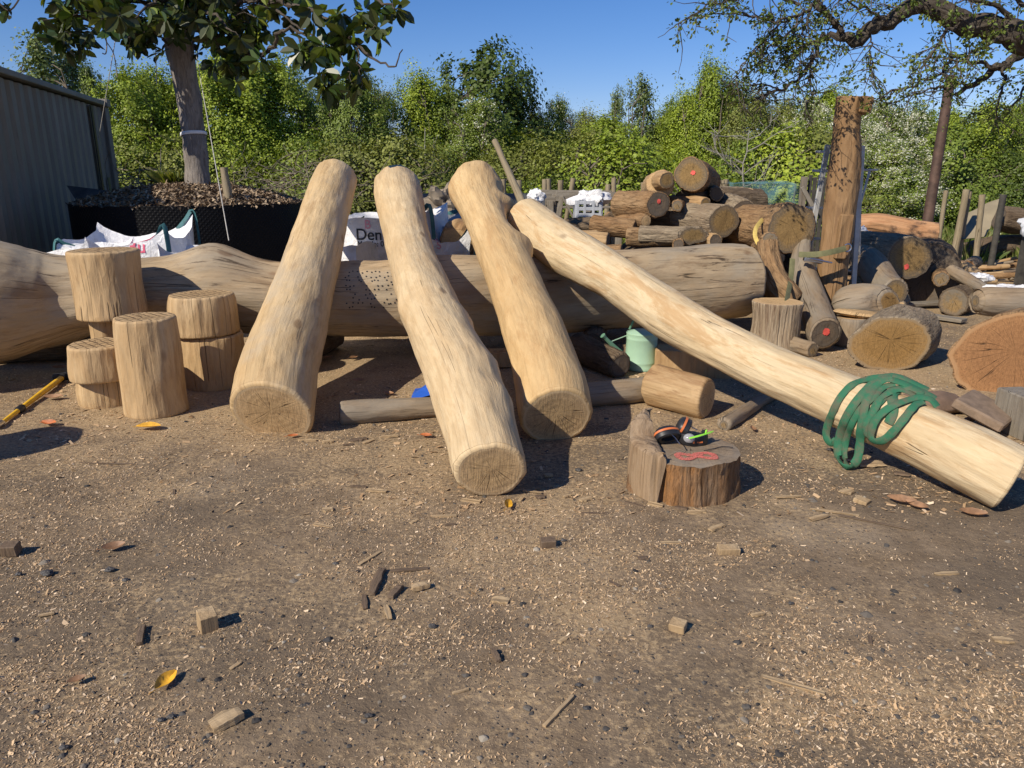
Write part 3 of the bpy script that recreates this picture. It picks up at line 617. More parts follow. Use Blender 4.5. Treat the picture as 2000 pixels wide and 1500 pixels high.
# --- foreground stump with the raised sliver
def front_stump():
    c = G(1333, 955); cx, cy = c.x, 3.32
    t = thing('chopping_stump', 'weathered chopping stump with a raised sliver and pink scrawl, in the foreground', 'stump', (cx, cy, 0))
    h = .20; seg = 72
    def R(a):
        return .262 + .018 * noise.noise(Vector((math.cos(a) * 1.3, math.sin(a) * 1.3, 4))) - (.02 if -2.2 < ((a + PI) % (2 * PI) - PI) < -1.5 else 0) + .004 * noise.noise(Vector((math.cos(a) * 9, math.sin(a) * 9, 1)))
    V, g, f = [], [], []; K = 16
    for j in range(K + 1):
        u = j / K; z = -.01 + (h - .008 + .01) * u
        for k in range(seg):
            a = 2 * PI * k / seg
            flare = .96 + .06 * (1 - u) ** 2; r = R(a) * flare
            gr = noise.noise(Vector((math.cos(a) * 7, math.sin(a) * 7, u * .8))); r += -.013 * max(0, gr) * (1 if u < .97 else .5) + .008 * noise.noise(Vector((math.cos(a) * 20, math.sin(a) * 20, u * 4)))
            r -= .03 * max(0, noise.noise(Vector((math.cos(a) * 2.5, math.sin(a) * 2.5, 9)))) * (1 - u) * 1.5
            V.append(Vector((cx + math.cos(a) * r, cy + math.sin(a) * r, z + (.012 * noise.noise(Vector((a * 2, 3, 1))) if j == K else 0)))); g.append((math.cos(a) * r, math.sin(a) * r, z))
    f = [(j * seg + k, j * seg + (k + 1) % seg, (j + 1) * seg + (k + 1) % seg, (j + 1) * seg + k) for j in range(K) for k in range(seg)]
    mb = MB(); mb.add(V, f, g); mb.build('side', M['bark_stump'], t, ang=80)
    rim = V[K * seg:]; cc = Vector((cx, cy, h)); vs, g, f = [], [], []; Q = 12
    for q in range(Q):
        qq = 1 - q / Q
        for k in range(seg):
            o = (rim[k] - cc) * qq; p = cc + o; p.z = h + (rim[k].z - h) * qq ** 3 + .003 * noise.noise(p * 20) + (.0015 if q else 0); vs.append(p); g.append((o.x, o.y, qq))
    vs.append(cc + Vector((0, 0, .001))); g.append((0, 0, 0))
    for q in range(Q - 1): f += [(q * seg + k, q * seg + (k + 1) % seg, (q + 1) * seg + (k + 1) % seg, (q + 1) * seg + k) for k in range(seg)]
    f += [((Q - 1) * seg + k, (Q - 1) * seg + (k + 1) % seg, Q * seg) for k in range(seg)]
    mb = MB(); mb.add(vs, f, g); mb.build('cut_top', M['end_stump'], t)
    # raised sliver: the outer left strip, rising to a jagged back peak
    out = []; xcut = -.125
    for k in range(400):
        a = 2 * PI * k / 400; r = R(a) * .985; x, y = math.cos(a) * r, math.sin(a) * r
        if x < xcut: out.append((x, y))
    out.sort(key=lambda p: p[1]); n_ = 26; pts = [out[int(i * (len(out) - 1) / (n_ - 1))] for i in range(n_)]
    V, F2, g = [], [], []
    for i, (x, y) in enumerate(pts):
        u = (y - pts[0][1]) / (pts[-1][1] - pts[0][1])
        zt = .235 + .02 * u + (.065 if u > .6 else 0) + .012 * noise.noise(Vector((u * 14, 0, 0))) + (.03 * noise.noise(Vector((u * 40, 5, 0))) if u > .6 else 0)
        xin = xcut + .006 * noise.noise(Vector((u * 12, 1, 1))) - (.012 if u > .55 else 0)
        cols = [(x, .0), (x - .003, .1), (x + .002, .19), (x + .004, zt - .01), (x + .016, zt), (ease(x, xin, .55), zt + .006), (xin - .012, zt - .004), (xin, zt - .016), (xin + .002, h - .002)]
        for (xx, zz) in cols: V.append((cx + xx, cy + y, zz)); g.append((xx * 1, y * 1.0, zz))
    m_ = 9
    for i in range(n_ - 1):
        for k in range(m_ - 1): F2.append((i * m_ + k, (i + 1) * m_ + k, (i + 1) * m_ + k + 1, i * m_ + k + 1))
    F2 += [tuple(range(m_)), tuple(range((n_ - 1) * m_ + m_ - 1, (n_ - 1) * m_ - 1, -1))]
    mb = MB(); mb.add(V, F2, g); mb.build('raised_sliver', M['sliver'], t, ang=35)
    # pink scrawl: figure-eight loops of paint
    mb = MB(); c2 = G(1368, 892, h)
    pts = [Vector((c2.x - .02 + .085 * math.sin(a), c2.y + .032 * math.sin(2 * a) + .008 * math.sin(a * 3), h + .004)) for a in np.linspace(0, 2 * PI, 60)]
    mb.tube(pts, [.016 + .006 * noise.noise(Vector((i * .3, 0, 0))) for i in range(60)], 6, flat=.12, nrm=(0, 0, 1))
    pts = [Vector((c2.x + .02 + .05 * math.cos(a), c2.y + .012 + .03 * math.sin(a), h + .0045)) for a in np.linspace(0, 5, 30)]
    mb.tube(pts, .008, 6, flat=.12, nrm=(0, 0, 1)); mb.build('paint_mark', M['spray'], t)
    # stones and splinters at its foot are separate chips
    return cx, cy, h
SX, SY, SH = front_stump()
# --- ear defenders with headband lying on it
def ear_defenders():
    z = SH
    t = thing('ear_defenders', 'black and orange ear defenders with folded headband lying on the chopping stump', 'ear defenders', (SX, SY, z))
    for k, (px_, py_, rz, tl) in enumerate(((1304, 850, (-.2, .72, .62), 0), (1337, 834, (-.85, .25, .42), 0))):
        c = G(px_, py_, z + .048); ax = Vector(rz).normalized(); u_ = Vector((0, 0, 1)).cross(ax).normalized(); rot = Matrix((ax.cross(u_), u_, ax)).transposed()
        mb = MB(); prof = [(0, .040), (.022, .039), (.037, .033), (.045, .020), (.047, .006), (.047, .0)]; mb.lathe(c, prof, 28, rot, 1.0, 1.35); cup = mb.build('ear_cup', M['black'], t)
        mb = MB(); prof = [(.0465, .004), (.0485, .005), (.0485, .015), (.0450, .016)]; mb.lathe(c, prof, 28, rot, 1.0, 1.35); mb.build('band', M['orange'], cup)
        mb = MB(); prof = [(.026, -.003), (.028, -.018), (.037, -.023), (.046, -.018), (.047, -.001), (.026, -.001)]; mb.lathe(c, prof, 28, rot, 1.0, 1.35); mb.build('cushion', M['black'], cup)
        a = c + rot @ Vector((-.03, 0, .03)); b = G(1328 + k * 34, 868 - k * 28, z + .05)
        mb = MB(); pts = [a, a + (b - a) * .35 + Vector((0, 0, .022)), a + (b - a) * .7 + Vector((0, 0, .016)), b]; mb.tube(pts, .0022, 6); mb.build('wire_arm', M['steel'], t)
    # headband: a curved padded strip standing on edge
    c = G(1356, 872, z + .0); mb = MB(); pts = []
    for a in np.linspace(-2.9, .6, 26): pts.append(Vector((c.x + .068 * math.cos(a), c.y + .052 + .058 * math.sin(a), z + .027 + .004 * math.sin(a * 2))))
    mb.tube(pts, [.028] * 26, 10, flat=.28, nrm=[(p - Vector((c.x, c.y + .052, p.z))).normalized() for p in pts]); hb = mb.build('headband', M['black'], t)
    mb = MB(); q = Vector((c.x - .012, c.y - .0135, z + .026))
    mb.add([q + Vector((0, 0, -.006)), q + Vector((.012, -.0008, -.006)), q + Vector((.006, -.0008, .006))], [(0, 1, 2)])
    for i in range(5): mb.box(q + Vector((.022 + i * .006, .0005 + .001 * i, -.001)), (.004, .002, .007))
    mb.build('emblem', M['orange'], hb, smooth=False)
    mb = MB(); pts = [G(1346, 856, z + .06), G(1362, 852, z + .063), G(1376, 848, z + .06), G(1386, 845, z + .057), G(1393, 842, z + .05)]
    mb.tube(pts, [.005, .006, .005, .006, .004], 8, flat=.35, nrm=(0, -.4, .9))
    pts = [G(1378, 846, z + .06), G(1380, 840, z + .07)]; mb.tube(pts, .004, 6)
    mb.build('buckle_strap', M['lime'], t)
    mb = MB(); c3 = G(1346, 856, z + .05); mb.lathe(c3, [(0, .02), (.015, .017), (.022, .008), (.023, 0)], 18, Matrix.Rotation(.9, 3, 'X'), 1.2, 1); mb.build('clear_cover', M['clear'], t)
    mb = MB(); pts = [G(1375, 880, z + .012), G(1395, 876, z + .006), G(1412, 872, z + .005), G(1432, 874, z + .004)]; mb.tube(cat_rom(pts, 12), .002, 5); mb.build('cord', M['black'], t)
ear_defenders()
# --- watering can
def watering_can():
    g = G(1252, 727); r = .122; cx, cy = (1252 - 1000) / F * depth((0, g.y + r, .1)), g.y + r
    t = thing('watering_can', 'pale green metal watering can standing in the gap behind the cream log', 'watering can', (cx, cy, 0))
    prof = [(.0, .004), (r * 1.0, .004), (r * 1.01, .02), (r * .985, .03), (r * .985, .055), (r * 1.0, .06), (r * .985, .065), (r * .97, .235), (r * .985, .24), (r * .97, .246), (r * .965, .275), (r * .985, .28), (r * .965, .286)]
    mb = MB(); mb.lathe((cx, cy, 0), prof + [(r * .93, .285), (r * .93, .26)], 40); mb.build('body', M['can'], t, ang=50)
    mb = MB(); mb.lathe((cx, cy, 0), [(r * .93, .282), (r * .6, .300), (r * .2, .307), (.0, .308)], 32)
    mb.build('lid', M['can'], t)
    a = Vector((cx - r * .8, cy - .03, .06)); b = P(1182, 660, cy - .10); mb = MB()
    pts = [a.lerp(b, u) for u in np.linspace(0, 1, 8)]; mb.tube(pts, [.034, .030, .026, .023, .020, .018, .016, .015], 14); mb.tube([b, b + (b - a).normalized() * .03], [.015, .022], 14); mb.build('spout', M['can_dark'], t)
    mb = MB(); mb.tube([Vector((cx - r * .95, cy - .02, .265)), a.lerp(b, .82)], .004, 6); mb.build('spout_brace', M['can'], t)
    mb = MB(); pts = [Vector((cx + r * .5, cy - .05, .30)), Vector((cx + r * .8, cy - .03, .37)), Vector((cx + r * .2, cy, .43)), Vector((cx - r * .4, cy + .02, .40)), Vector((cx - r * .75, cy + .04, .30))]
    mb.tube(cat_rom(pts, 16), .009, 8, flat=.5); mb.build('top_handle', M['can_dark'], t)
    mb = MB(); pts = [Vector((cx + r * .95, cy, .27)), Vector((cx + r * 1.6, cy, .26)), Vector((cx + r * 1.9, cy, .18)), Vector((cx + r * 1.5, cy, .10)), Vector((cx + r * .97, cy, .07))]
    mb.tube(cat_rom(pts, 16), .009, 8, flat=.5); mb.build('side_handle', M['can_dark'], t)
watering_can()
# --- green sling on the cream log
def sling():
    def cv(cx, cy): return (1580 + cx / 4.286, 680 + cy / 4.286)
    base = Vector(L4[8][:3]); t = thing('lifting_sling', 'tangled green webbing sling draped over the cream slanting log', 'sling', (base.x, base.y, base.z))
    bvh = LOGMESH['l4']
    S_ = [([(1000, 350), (900, 300), (790, 250), (690, 228), (590, 240), (480, 262), (370, 300), (270, 400), (205, 520), (155, 650), (145, 740), (185, 800), (232, 765)], 24, .010),
          ([(1060, 425), (960, 370), (860, 325), (760, 285), (660, 262), (580, 290), (520, 370), (470, 470), (450, 580), (432, 700), (425, 820), (400, 940), (330, 1000), (262, 950), (240, 850), (262, 720), (300, 600), (370, 480), (450, 380), (530, 300), (620, 262), (700, 250)], 27, .022),
          ([(720, 300), (620, 330), (540, 410), (440, 500), (380, 590), (335, 690), (305, 800), (298, 900), (320, 975)], 20, .016),
          ([(1075, 490), (1020, 430), (930, 410), (840, 430), (740, 465), (640, 520), (560, 600), (520, 700), (530, 770), (610, 775), (700, 705), (780, 610), (850, 520), (900, 470), (960, 450)], 25, .030),
          ([(490, 690), (478, 640), (520, 560), (570, 470), (640, 400), (730, 345), (830, 360), (900, 405), (980, 430)], 26, .014),
          ([(500, 740), (470, 690), (480, 620), (560, 500), (600, 420), (680, 370)], 20, .022),
          ([(665, 630), (700, 550), (700, 450), (700, 390), (740, 350), (840, 330), (960, 385)], 30, .008)]
    for k, (pl, wd, off) in enumerate(S_):
        n_ = len(pl) * 5; pp = cat_rom([list(cv(*p)) for p in pl], n_); ds = []; ns = []
        for (x, y) in pp:
            r = ray(x, y).normalized(); h = bvh.ray_cast(CAM, r)
            if h[0] is None: ds.append(None); ns.append(None)
            else: ds.append((h[0] - CAM).length - off); ns.append(h[1] if h[1].dot(r) < 0 else -h[1])
        idx = [i for i, d in enumerate(ds) if d is not None]
        for i in range(n_):
            if ds[i] is None:
                j = min(idx, key=lambda q: abs(q - i)); ds[i] = ds[j] - .0; ns[i] = (ns[j] + Vector((0, -.5, .2))).normalized()
        # smooth
        hits = [d if i in set(idx) else None for i, d in enumerate(ds)]
        for _ in range(6): ds = [sum(ds[max(0, i - 2):i + 3]) / len(ds[max(0, i - 2):i + 3]) for i in range(n_)]
        ds = [min(d, h + off * .25) if h is not None else d for d, h in zip(ds, hits)]
        for _ in range(4): ns = [sum(ns[max(0, i - 2):i + 3], Vector()).normalized() for i in range(n_)]
        pts = []
        for i, (x, y) in enumerate(pp):
            p = CAM + ray(x, y).normalized() * ds[i]
            if p.z < .02: p = G(x, y, .02)
            pts.append(p)
        mpx = depth(pts[0]) / F; rad = [wd * 1.42 / 4.286 * mpx * (1.0 + .12 * noise.noise(Vector((i * .35, k * 5, 0)))) for i in range(n_)]
        tw = [(n_v + Vector((.35 * noise.noise(Vector((i * .12, k * 3, 7))), .2 * noise.noise(Vector((i * .12, k * 3, 17))), .35 * noise.noise(Vector((i * .15, k * 3, 27)))))).normalized() for i, n_v in enumerate(ns)]
        mb = MB(); mb.tube(pts, rad, 14, flat=.36, nrm=tw); mb.build('webbing_loop', M['sling'], t)
sling()
# --- tool at left edge
def tool():
    a = G(38, 800, .02); b = G(122, 737, .03); t = thing('long_handled_tool', 'tool with yellow shaft and black collars lying on soil at left edge', 'tool', (a.x, a.y, 0))
    d = (b - a).normalized(); mb = MB(); mb.tube([a - d * .25, a, a.lerp(b, .5), b], [.012, .015, .019, .021], 12); mb.build('handle', M['yellow'], t)
    mb = MB(); mb.tube([a - d * .03, a - d * .02, a + d * .04, a + d * .05], [.018, .024, .024, .018], 12); mb.build('collar', M['black'], t)
    mb = MB(); mb.tube([a - d * .33, a - d * .25], [.014, .018], 12); mb.build('collar', M['steel'], t)
    mb = MB(); e = b + d * .02; x = Vector((-d.y, d.x, 0)).normalized(); mb.bar(e - x * .10 + d * .02, e + x * .07, .045, .05, .008); mb.tube([b - d * .03, b + d * .05], [.027, .027], 12); mb.build('head', M['black'], t)
tool()
# --- blue tarp scrap
mb = MB(); a = G(796, 786, .01); g4 = []; V = []; 
for j in range(9):
    for i in range(13):
        x = a.x + .01 + i * .035; y = a.y + j * .035 + .04; z = .012 + .20 * min(1, i / 8) * (1 - abs(j - 4) / 6) + .015 * noise.noise(Vector((x * 9, y * 9, 0)))
        V.append((x, y, z))
mb.add(V, [(j * 13 + i, j * 13 + i + 1, (j + 1) * 13 + i + 1, (j + 1) * 13 + i) for j in range(8) for i in range(12)])
tag(mb.build('tarp_scrap', M['blue_tarp']), 'bright blue tarpaulin scrap showing left of the crooked log', 'tarpaulin')
# ------------------------------------------------------------------ log pile behind (right of centre)
def pile(label, px, py, r_px, Y, d, L, bm='bark_a', em='end_yel', seed=0, paint=None, rb=1.0, name='pile_log', sq=None, group='rough logs in the heap behind', **kw):
    """cut face centre at pixel, r in pixels; d = direction of the body away from the face"""
    c = P(px, py, Y); r = r_px * depth(c) / F; d = Vector(d).normalized(); ws = []
    fl = kw.pop('fl', .9)
    for u in (0, .3, .65, 1):
        q = c + d * L * u; k = ease(1, rb, u); ws.append([q.x, q.y, max(q.z, r * k * fl), r * k])
    if paint is not None and len(paint) == 1: paint = (0, paint[0])
    return make_log(name, label, 'log', ws, bm, em, seed=seed, paint=paint, group=group, seg=kw.pop('seg', 36), step=.07, rough=kw.pop('rough', .06), lump=kw.pop('lump', .09), chamfer=.012, squash=sq, fine=.01, n0=kw.pop('n0', None), **kw)
pile('topmost barked log of the heap, round face with pink dot', 1350, 340, 33, 8.3, (.35, 1, -.08), 1.3, 'bark_a', 'end_yel', 51, (0, .16, (.12, .1)), 1.15)
pile('stub with ochre face beside the topmost log, half peeled', 1302, 352, 17, 8.02, (-.1, 1, -.02), .25, 'chunk', 'end_yel', 52, None, 1.05, n0=(.35, -1, 0))
pile('pale peeled fat log behind the ochre stub on the heap', 1290, 360, 27, 8.25, (.1, 1, -.05), .8, 'chunk', 'end_fresh', 53, None, 1.0, n0=(-.35, -1, 0))
pile('brown log with pink dot on its dark face, upper left of the heap', 1286, 399, 25, 8.0, (-.8, 1, -.06), .55, 'bark_a', 'end_dark', 54, (0, .2, (0, .25)), 1.15, n0=(.3, -1, 0))
pile('barked log with round ochre face at the middle of the heap', 1414, 432, 31, 7.9, (-.75, 1, .04), .6, 'bark_b', 'end_yel', 55, None, 1.0, n0=(.25, -1, -.05))
pile('log with pink dot on grey face right of the middle log', 1452, 418, 27, 8.3, (-.1, 1, .12), 1.1, 'bark_b', 'end_dark', 56, (0, .2, (-.15, .0)), 1.1)
pile('small knotty log with ochre face low in the heap', 1354, 460, 17, 7.7, (-1, .35, -.02), .55, 'bark_b', 'end_yel', 57, None, 1.1, n0=(.2, -1, 0))
pile('knobbly log stub behind the small knotty log', 1300, 464, 17, 7.8, (-1, .4, 0), .4, 'bark_a', 'end_dark', 58, None, 1.1, n0=(.3, -1, 0))
pile('brown log with shaded end at the lower left of the heap', 1243, 449, 19, 8.0, (-1, .5, .1), .5, 'bark_a', 'end_dark', 59, None, 1.0, n0=(.9, -.6, 0))
pile('short stub with tan face poking from the heap\'s left shoulder', 1205, 419, 11, 8.4, (-.6, 1, -.5), .6, 'bark_c', 'end_fresh', 60, None, 1.3)
pile('dark log dipping behind the grey crate', 1190, 440, 16, 8.6, (-1, .3, -.05), .5, 'bark_c', 'end_dark', 61, None, 1.0)
pile('cream log end peeking over the slanting log', 1188, 472, 16, 7.3, (-1, .35, .1), .45, 'chunk', 'end_dark', 62, None, 1.0, n0=(1, -.4, 0))
pile('curved bark offcut lying against the long trunk', 1215, 490, 13, 7.2, (-1, .35, -.05), .35, 'bark_a', 'end_dark', 63, None, .9)
pile('shaded middle log beneath the topmost pair', 1340, 392, 24, 8.5, (.7, 1, -.02), .9, 'bark_c', 'end_dark', 64, None, 1.2)
pile('split log wedge beneath the pink dotted left log', 1338, 420, 21, 8.3, (-1, .7, -.1), .6, 'bark_c', 'end_dark', 65)
pile('half buried dark log behind the middle of the heap', 1400, 395, 30, 8.9, (1, .4, -.05), .6, 'bark_c', 'end_dark', 66)
pile('rear grey log at the right shoulder of the heap', 1440, 385, 20, 9.4, (-.25, 1, .0), 1.0, 'bark_b', 'end_grey', 67)
pile('gnarled pale log piece beside the netting', 1480, 408, 15, 9.0, (-.2, .9, .3), .5, 'bark_b', 'end_grey', 68, rough=.15)
pile('largest lobed log with radiating ochre face on the heap', 1545, 446, 49, 7.5, (-.25, 1, -.05), 1.0, 'bark_a', 'end_yel', 69, None, 1.0, lump=.18, rough=.08, seg=56, n0=(.1, -1, .05))
pile('small round branch end in front of the lobed log', 1504, 469, 17, 7.2, (.1, 1, -.25), .5, 'bark_a', 'end_grey', 70, None, .95)
for k, (lab, x, y, r_, Y_, d_, e_) in enumerate((('fist-sized dark face wedged under the topmost log', 1322, 402, 12, 8.05, (.3, 1, 0), 'end_grey'), ('small ochre face between middle log and topmost log', 1378, 398, 13, 8.1, (-.4, 1, 0), 'end_yel'), ('reddish log end squeezed right of the topmost log', 1400, 378, 14, 8.5, (.2, 1, 0), 'end_dark'),
        ('tan log end tucked below the upper left pink dot', 1262, 432, 13, 7.95, (-.5, 1, 0), 'end_fresh'), ('dark hollow-looking face under the middle log', 1398, 470, 14, 7.7, (-.2, 1, 0), 'end_dark'), ('grey face beside the lobed log\'s left cheek', 1478, 432, 16, 7.9, (0, 1, 0), 'end_grey'), ('brown face low between the knotty logs', 1325, 478, 12, 7.6, (.2, 1, 0), 'end_dark'),
        ('upper rear face by the netting corner', 1462, 382, 14, 9.0, (.1, 1, 0), 'end_grey'), ('tan sliver face under the lobed log', 1520, 505, 14, 7.5, (.1, 1, 0), 'end_fresh'), ('small end behind the reddish upper stub', 1240, 425, 11, 8.3, (-.2, 1, 0), 'end_grey'), ('grey-brown end over the cream peeking end', 1168, 462, 11, 7.6, (-.8, 1, 0), 'end_grey'))):
    pile(lab, x, y, r_, Y_, d_, .7, ('bark_a', 'chunk', 'bark_b')[k % 3], e_, 140 + k, seg=24)
for k, (lab, x, y, r_, Y_, d_, e_) in enumerate((('small ochre face left of the striped log', 1722, 540, 13, 7.9, (-.3, 1, 0), 'end_yel'), ('dark round face under the striped log', 1752, 560, 18, 7.9, (.2, 1, 0), 'end_dark'), ('grey face right of the striped log', 1838, 545, 15, 8.2, (.5, 1, 0), 'end_grey'), ('tan face low beside the cleft half log', 1755, 600, 13, 7.3, (.6, 1, 0), 'end_fresh'),
        ('bark-edged face just below the reddish log', 1700, 478, 15, 9.0, (-.5, 1, 0), 'end_grey'), ('brown face behind the hewn post\'s right side', 1690, 560, 17, 7.9, (-.6, 1, 0), 'end_yel'), ('reddish end at the heap\'s far right', 1890, 520, 13, 9.0, (.8, 1, 0), 'end_orange'))):
    pile(lab, x, y, r_, Y_, d_, .6, ('bark_b', 'chunk', 'bark_a')[k % 3], e_, 160 + k, seg=24, group='cut logs on the right')
# hidden lower courses that carry the heap
for k, (px_, py_, r_, Y_, L_) in enumerate(((1250, 520, 34, 8.0, 1.2), (1330, 525, 36, 8.1, 1.3), (1420, 520, 38, 8.2, 1.3), (1500, 540, 36, 7.9, 1.2), (1300, 480, 26, 8.4, 1.0), (1380, 490, 28, 8.4, 1.0), (1460, 480, 30, 8.5, 1.1), (1560, 520, 30, 7.8, 1.0))):
    pile(('dark log at the foot of the heap behind the long trunk',) [0], px_, py_, r_, Y_, (.1 * (-1) ** k, 1, 0), L_, 'bark_c', 'end_dark', 71 + k, seg=24)
# forked trunk holding the strap
def forked():
    a = P(1500, 480, 7.2); t = thing('forked_trunk', 'dark forked trunk propped beneath the lobed log, holding the straps', 'log', (a.x, a.y, 0))
    mb, caps = log_mesh(fill_depth([(1498, 470, 38, 7.2), (1500, 500, 42, 7.15), (1508, 540, 56, 7.0), (1530, 570, 60, 6.9), (1552, 590, 50, 6.85)]), seed=81, seg=32, rough=.15, lump=.15, fine=.015); mb.build('trunk', M['bark_a'], t); [c_[0].build('cut_end', M['end_dark'], t) for c_ in caps]
    mb, caps = log_mesh(fill_depth([(1510, 555, 50, 7.1), (1478, 560, 46, 7.1), (1470, 600, 40, 7.0)]), seed=82, seg=28, rough=.15, lump=.15, fine=.015); mb.build('limb', M['bark_c'], t); [c_[0].build('cut_end', M['end_dark'], t) for c_ in caps]
forked()
ws = fill_depth([(1572, 470, 26, 7.6), (1566, 520, 44, 7.3), (1585, 580, 52, 6.9), (1605, 640, 62, 6.25), (1612, 652, 64, 6.1)])
make_log('pile_log', 'grey log sloping to the ground with pink dot on dark face by the stump', 'log', ws, 'grey_log', 'end_dark', seed=83, paint=(1, .28, (.0, .15)), n1=(.15, -.95, -.1), group='rough logs in the heap behind', seg=36)
ws = fill_depth([(1510, 500, 60, 8.0), (1540, 540, 66, 7.7), (1590, 560, 60, 7.6)])
make_log('pile_log', 'shaded log lying behind the forked trunk', 'log', ws, 'bark_c', 'end_dark', seed=84, group='rough logs in the heap behind', seg=24)
# --- stump with silver bark
g = G(1514, 688); Rr = .205
ws = [[(1514 - 1000) / F * depth((0, g.y + Rr, .2)), g.y + Rr, z, r] for z, r in ((-.01, .225), (.1, .205), (.25, .2), (.40, .215))]
make_log('sawn_stump', 'upright stump with silver streaky bark and fresh flat top', 'stump', ws, 'bark_stump_f', 'end_fresh', seed=85, seg=44, lump=.08, rough=.1, chamfer=.008)
STX, STY = ws[0][0], ws[0][1]
# --- tall hewn post
def tall_post():
    bx, by = 3.17, 7.35; tp = P(1663, 190, 7.35)
    ws = [[bx - .02, by, -.01, .155], [bx - .01, by, .35, .15], [ease(bx, tp.x, .35), by, .8, .140], [ease(bx, tp.x, .6), by, 1.25, .145], [ease(bx, tp.x, .8), by, 1.65, .135], [tp.x - .02, by, tp.z - .18, .118], [tp.x - .015, by, tp.z, .125]]
    t = thing('hewn_post', 'tall hewn brown post standing upright with a step cut at its top', 'post', (bx, by, 0))
    b, caps = log_mesh(ws, seed=86, seg=44, rough=.06, lump=.12, chamfer=.006, fine=.012); b.build('shaft', M['post_wood'], t, ang=50)
    for c_ in caps: c_[0].build('cut_end', M['end_b'], t)
    mb = MB(); c = Vector((tp.x + .10, by - .02, tp.z - .075)); mb.box(c, (.11, .2, .15), Matrix.Rotation(.15, 3, 'Y'), .01); mb.build('top_ledge', M['post_wood'], t)
    mb = MB(); q = P(1655, 408, 7.2); mb.box((q.x - .005, 7.26, q.z - .26), (.12, .2, .42), Matrix.Rotation(.03, 3, 'Y'), .01); mb.build('lower_ledge', M['post_wood'], t)
tall_post()
# --- aluminium tripod ladder behind post
def ladder():
    t = thing('tripod_ladder', 'aluminium tripod ladder standing around the tall hewn post', 'ladder', (3.2, 7.7, 0))
    for k, (a, b) in enumerate((((1617, 283), (1577, 500)), ((1684, 285), (1667, 555)))):
        p, q = P(*a, 7.62), P(*b, 7.55); d = (q - p).normalized(); q = q + d * ((q.z - .02) / abs(d.z)) if False else q
        q2 = p + (q - p) * ((p.z - .02) / (p.z - q.z)); mb = MB(); mb.bar(p, q2, .05, .028, .004, (0, 1, 0)); mb.build('stile', M['alu'], t)
    mb = MB(); p = P(1700, 330, 8.2); q = P(1680, 400, 8.1); r = P(1678, 545, 8.3); mb.tube([p, q, r, r + (r - q).normalized() * .3], .013, 8); mb.build('rear_leg', M['alu'], t)
    for k, y in enumerate((295, 333, 408, 470, 530)):
        a = P(1617 - (y - 283) * .184, y, 7.62); b = P(1684 - (y - 285) * .063, y + 2, 7.62); mb = MB(); mb.bar(a + Vector((0, .26, 0)), b + Vector((0, .26, 0)), .03, .025, .003); mb.bar(a, a + Vector((0, .26, 0)), .02, .02, .002); mb.bar(b, b + Vector((0, .26, 0)), .02, .02, .002); mb.build('rung', M['alu'], t)
    mb = MB(); p = P(1688, 332, 8.0); mb.box((p.x, 8.0, p.z), (.2, .2, .02), None, .004); mb.build('top_plate', M['alu'], t)
ladder()
# --- straps
def strap(name, label, mat, polys, wd, parts='webbing', extra=None):
    a = P(*polys[0][0]); t = thing(name, label, 'strap', (a.x, a.y, max(0, a.z - .3)))
    for pl in polys:
        mb = MB(); pts = [Vector(q) for q in cat_rom([list(P(*p)) for p in pl], len(pl) * 5)]; mb.tube(pts, wd, 10, flat=.15, nrm=(0, -1, .25)); mb.build(parts, M[mat], t)
    if extra: extra(t)
def hook(t):
    mb = MB(); c = P(1655, 484, 7.1); mb.tube([c + Vector((.035 * math.cos(a), 0, .035 * math.sin(a))) for a in np.linspace(-2.6, 2.4, 18)], .008, 8); mb.build('hook', M['steel'], t)
    mb = MB(); c = P(1588, 508, 7.05); mb.box(c, (.18, .05, .05), Matrix.Rotation(.15, 3, 'Y'), .01); mb.tube([c + Vector((-.05, -.04, .02)), c + Vector((.16, -.05, -.02))], .009, 8); mb.build('ratchet', M['steel'], t)
strap('ratchet_strap', 'khaki ratchet strap with steel hook wrapped across the tall post', 'khaki', [[(1560, 497, 7.05), (1590, 497, 7.02), (1620, 493, 7.0), (1652, 485, 7.08)]], .028, extra=hook)
strap('hanging_strap', 'khaki strap hanging down onto the silver stump', 'khaki', [[(1548, 505, 7.0), (1545, 540, 6.9), (1540, 570, 6.6), (1536, 590, 6.35)]], .026)
strap('yellow_strap', 'yellow strap looped round the largest lobed log', 'ystrap', [[(1490, 428, 7.6), (1477, 445, 7.42), (1475, 462, 7.35), (1484, 482, 7.3)]], .022)
# ------------------------------------------------------------------ right-hand logs
def G2(px, py, z=0): return G(px, py, z)
c = G(1757, 724); 
def zlog(label, px, py, rx_px, ry, Y, d, L, bm, em, seed, paint=None, n0=None, **kw):
    return pile(label, px, py, rx_px, Y, d, L, bm, em, seed, paint, kw.pop('rb', 1.0), name='cut_log', n0=n0, group='cut logs on the right', sq=kw.pop('sq', None), **kw)
zlog('thick short log with olive-brown sawn face and a crack, on the soil', 1738, 674, 67, 50, 5.55, (.75, 1, .02), .55, 'bark_b', 'end_olive', 91, n0=(-.12, -1, .10), sq=(.80, 1.0), rb=1.06, lump=.08, fl=.75)
zlog('huge orange-brown round slice at the right edge', 1977, 718, 90, 83, 4.95, (.95, .85, .0), .22, 'bark_a', 'end_orange', 92, n0=(-.18, -1, .12), lump=.07, sq=(1.0, 1.0), seg=56, fl=.75)
zlog('barked log with striped shade and pink dot, on the right heap', 1778, 503, 42, 40, 8.3, (-.75, .9, .05), .9, 'bark_b', 'end_yel', 93, (0, .14, (-.15, -.4)), n0=(.15, -1, .05))
zlog('huge shaded log carrying the striped log', 1805, 560, 62, 50, 8.6, (.5, 1, 0), 1.0, 'bark_c', 'end_dark', 94)
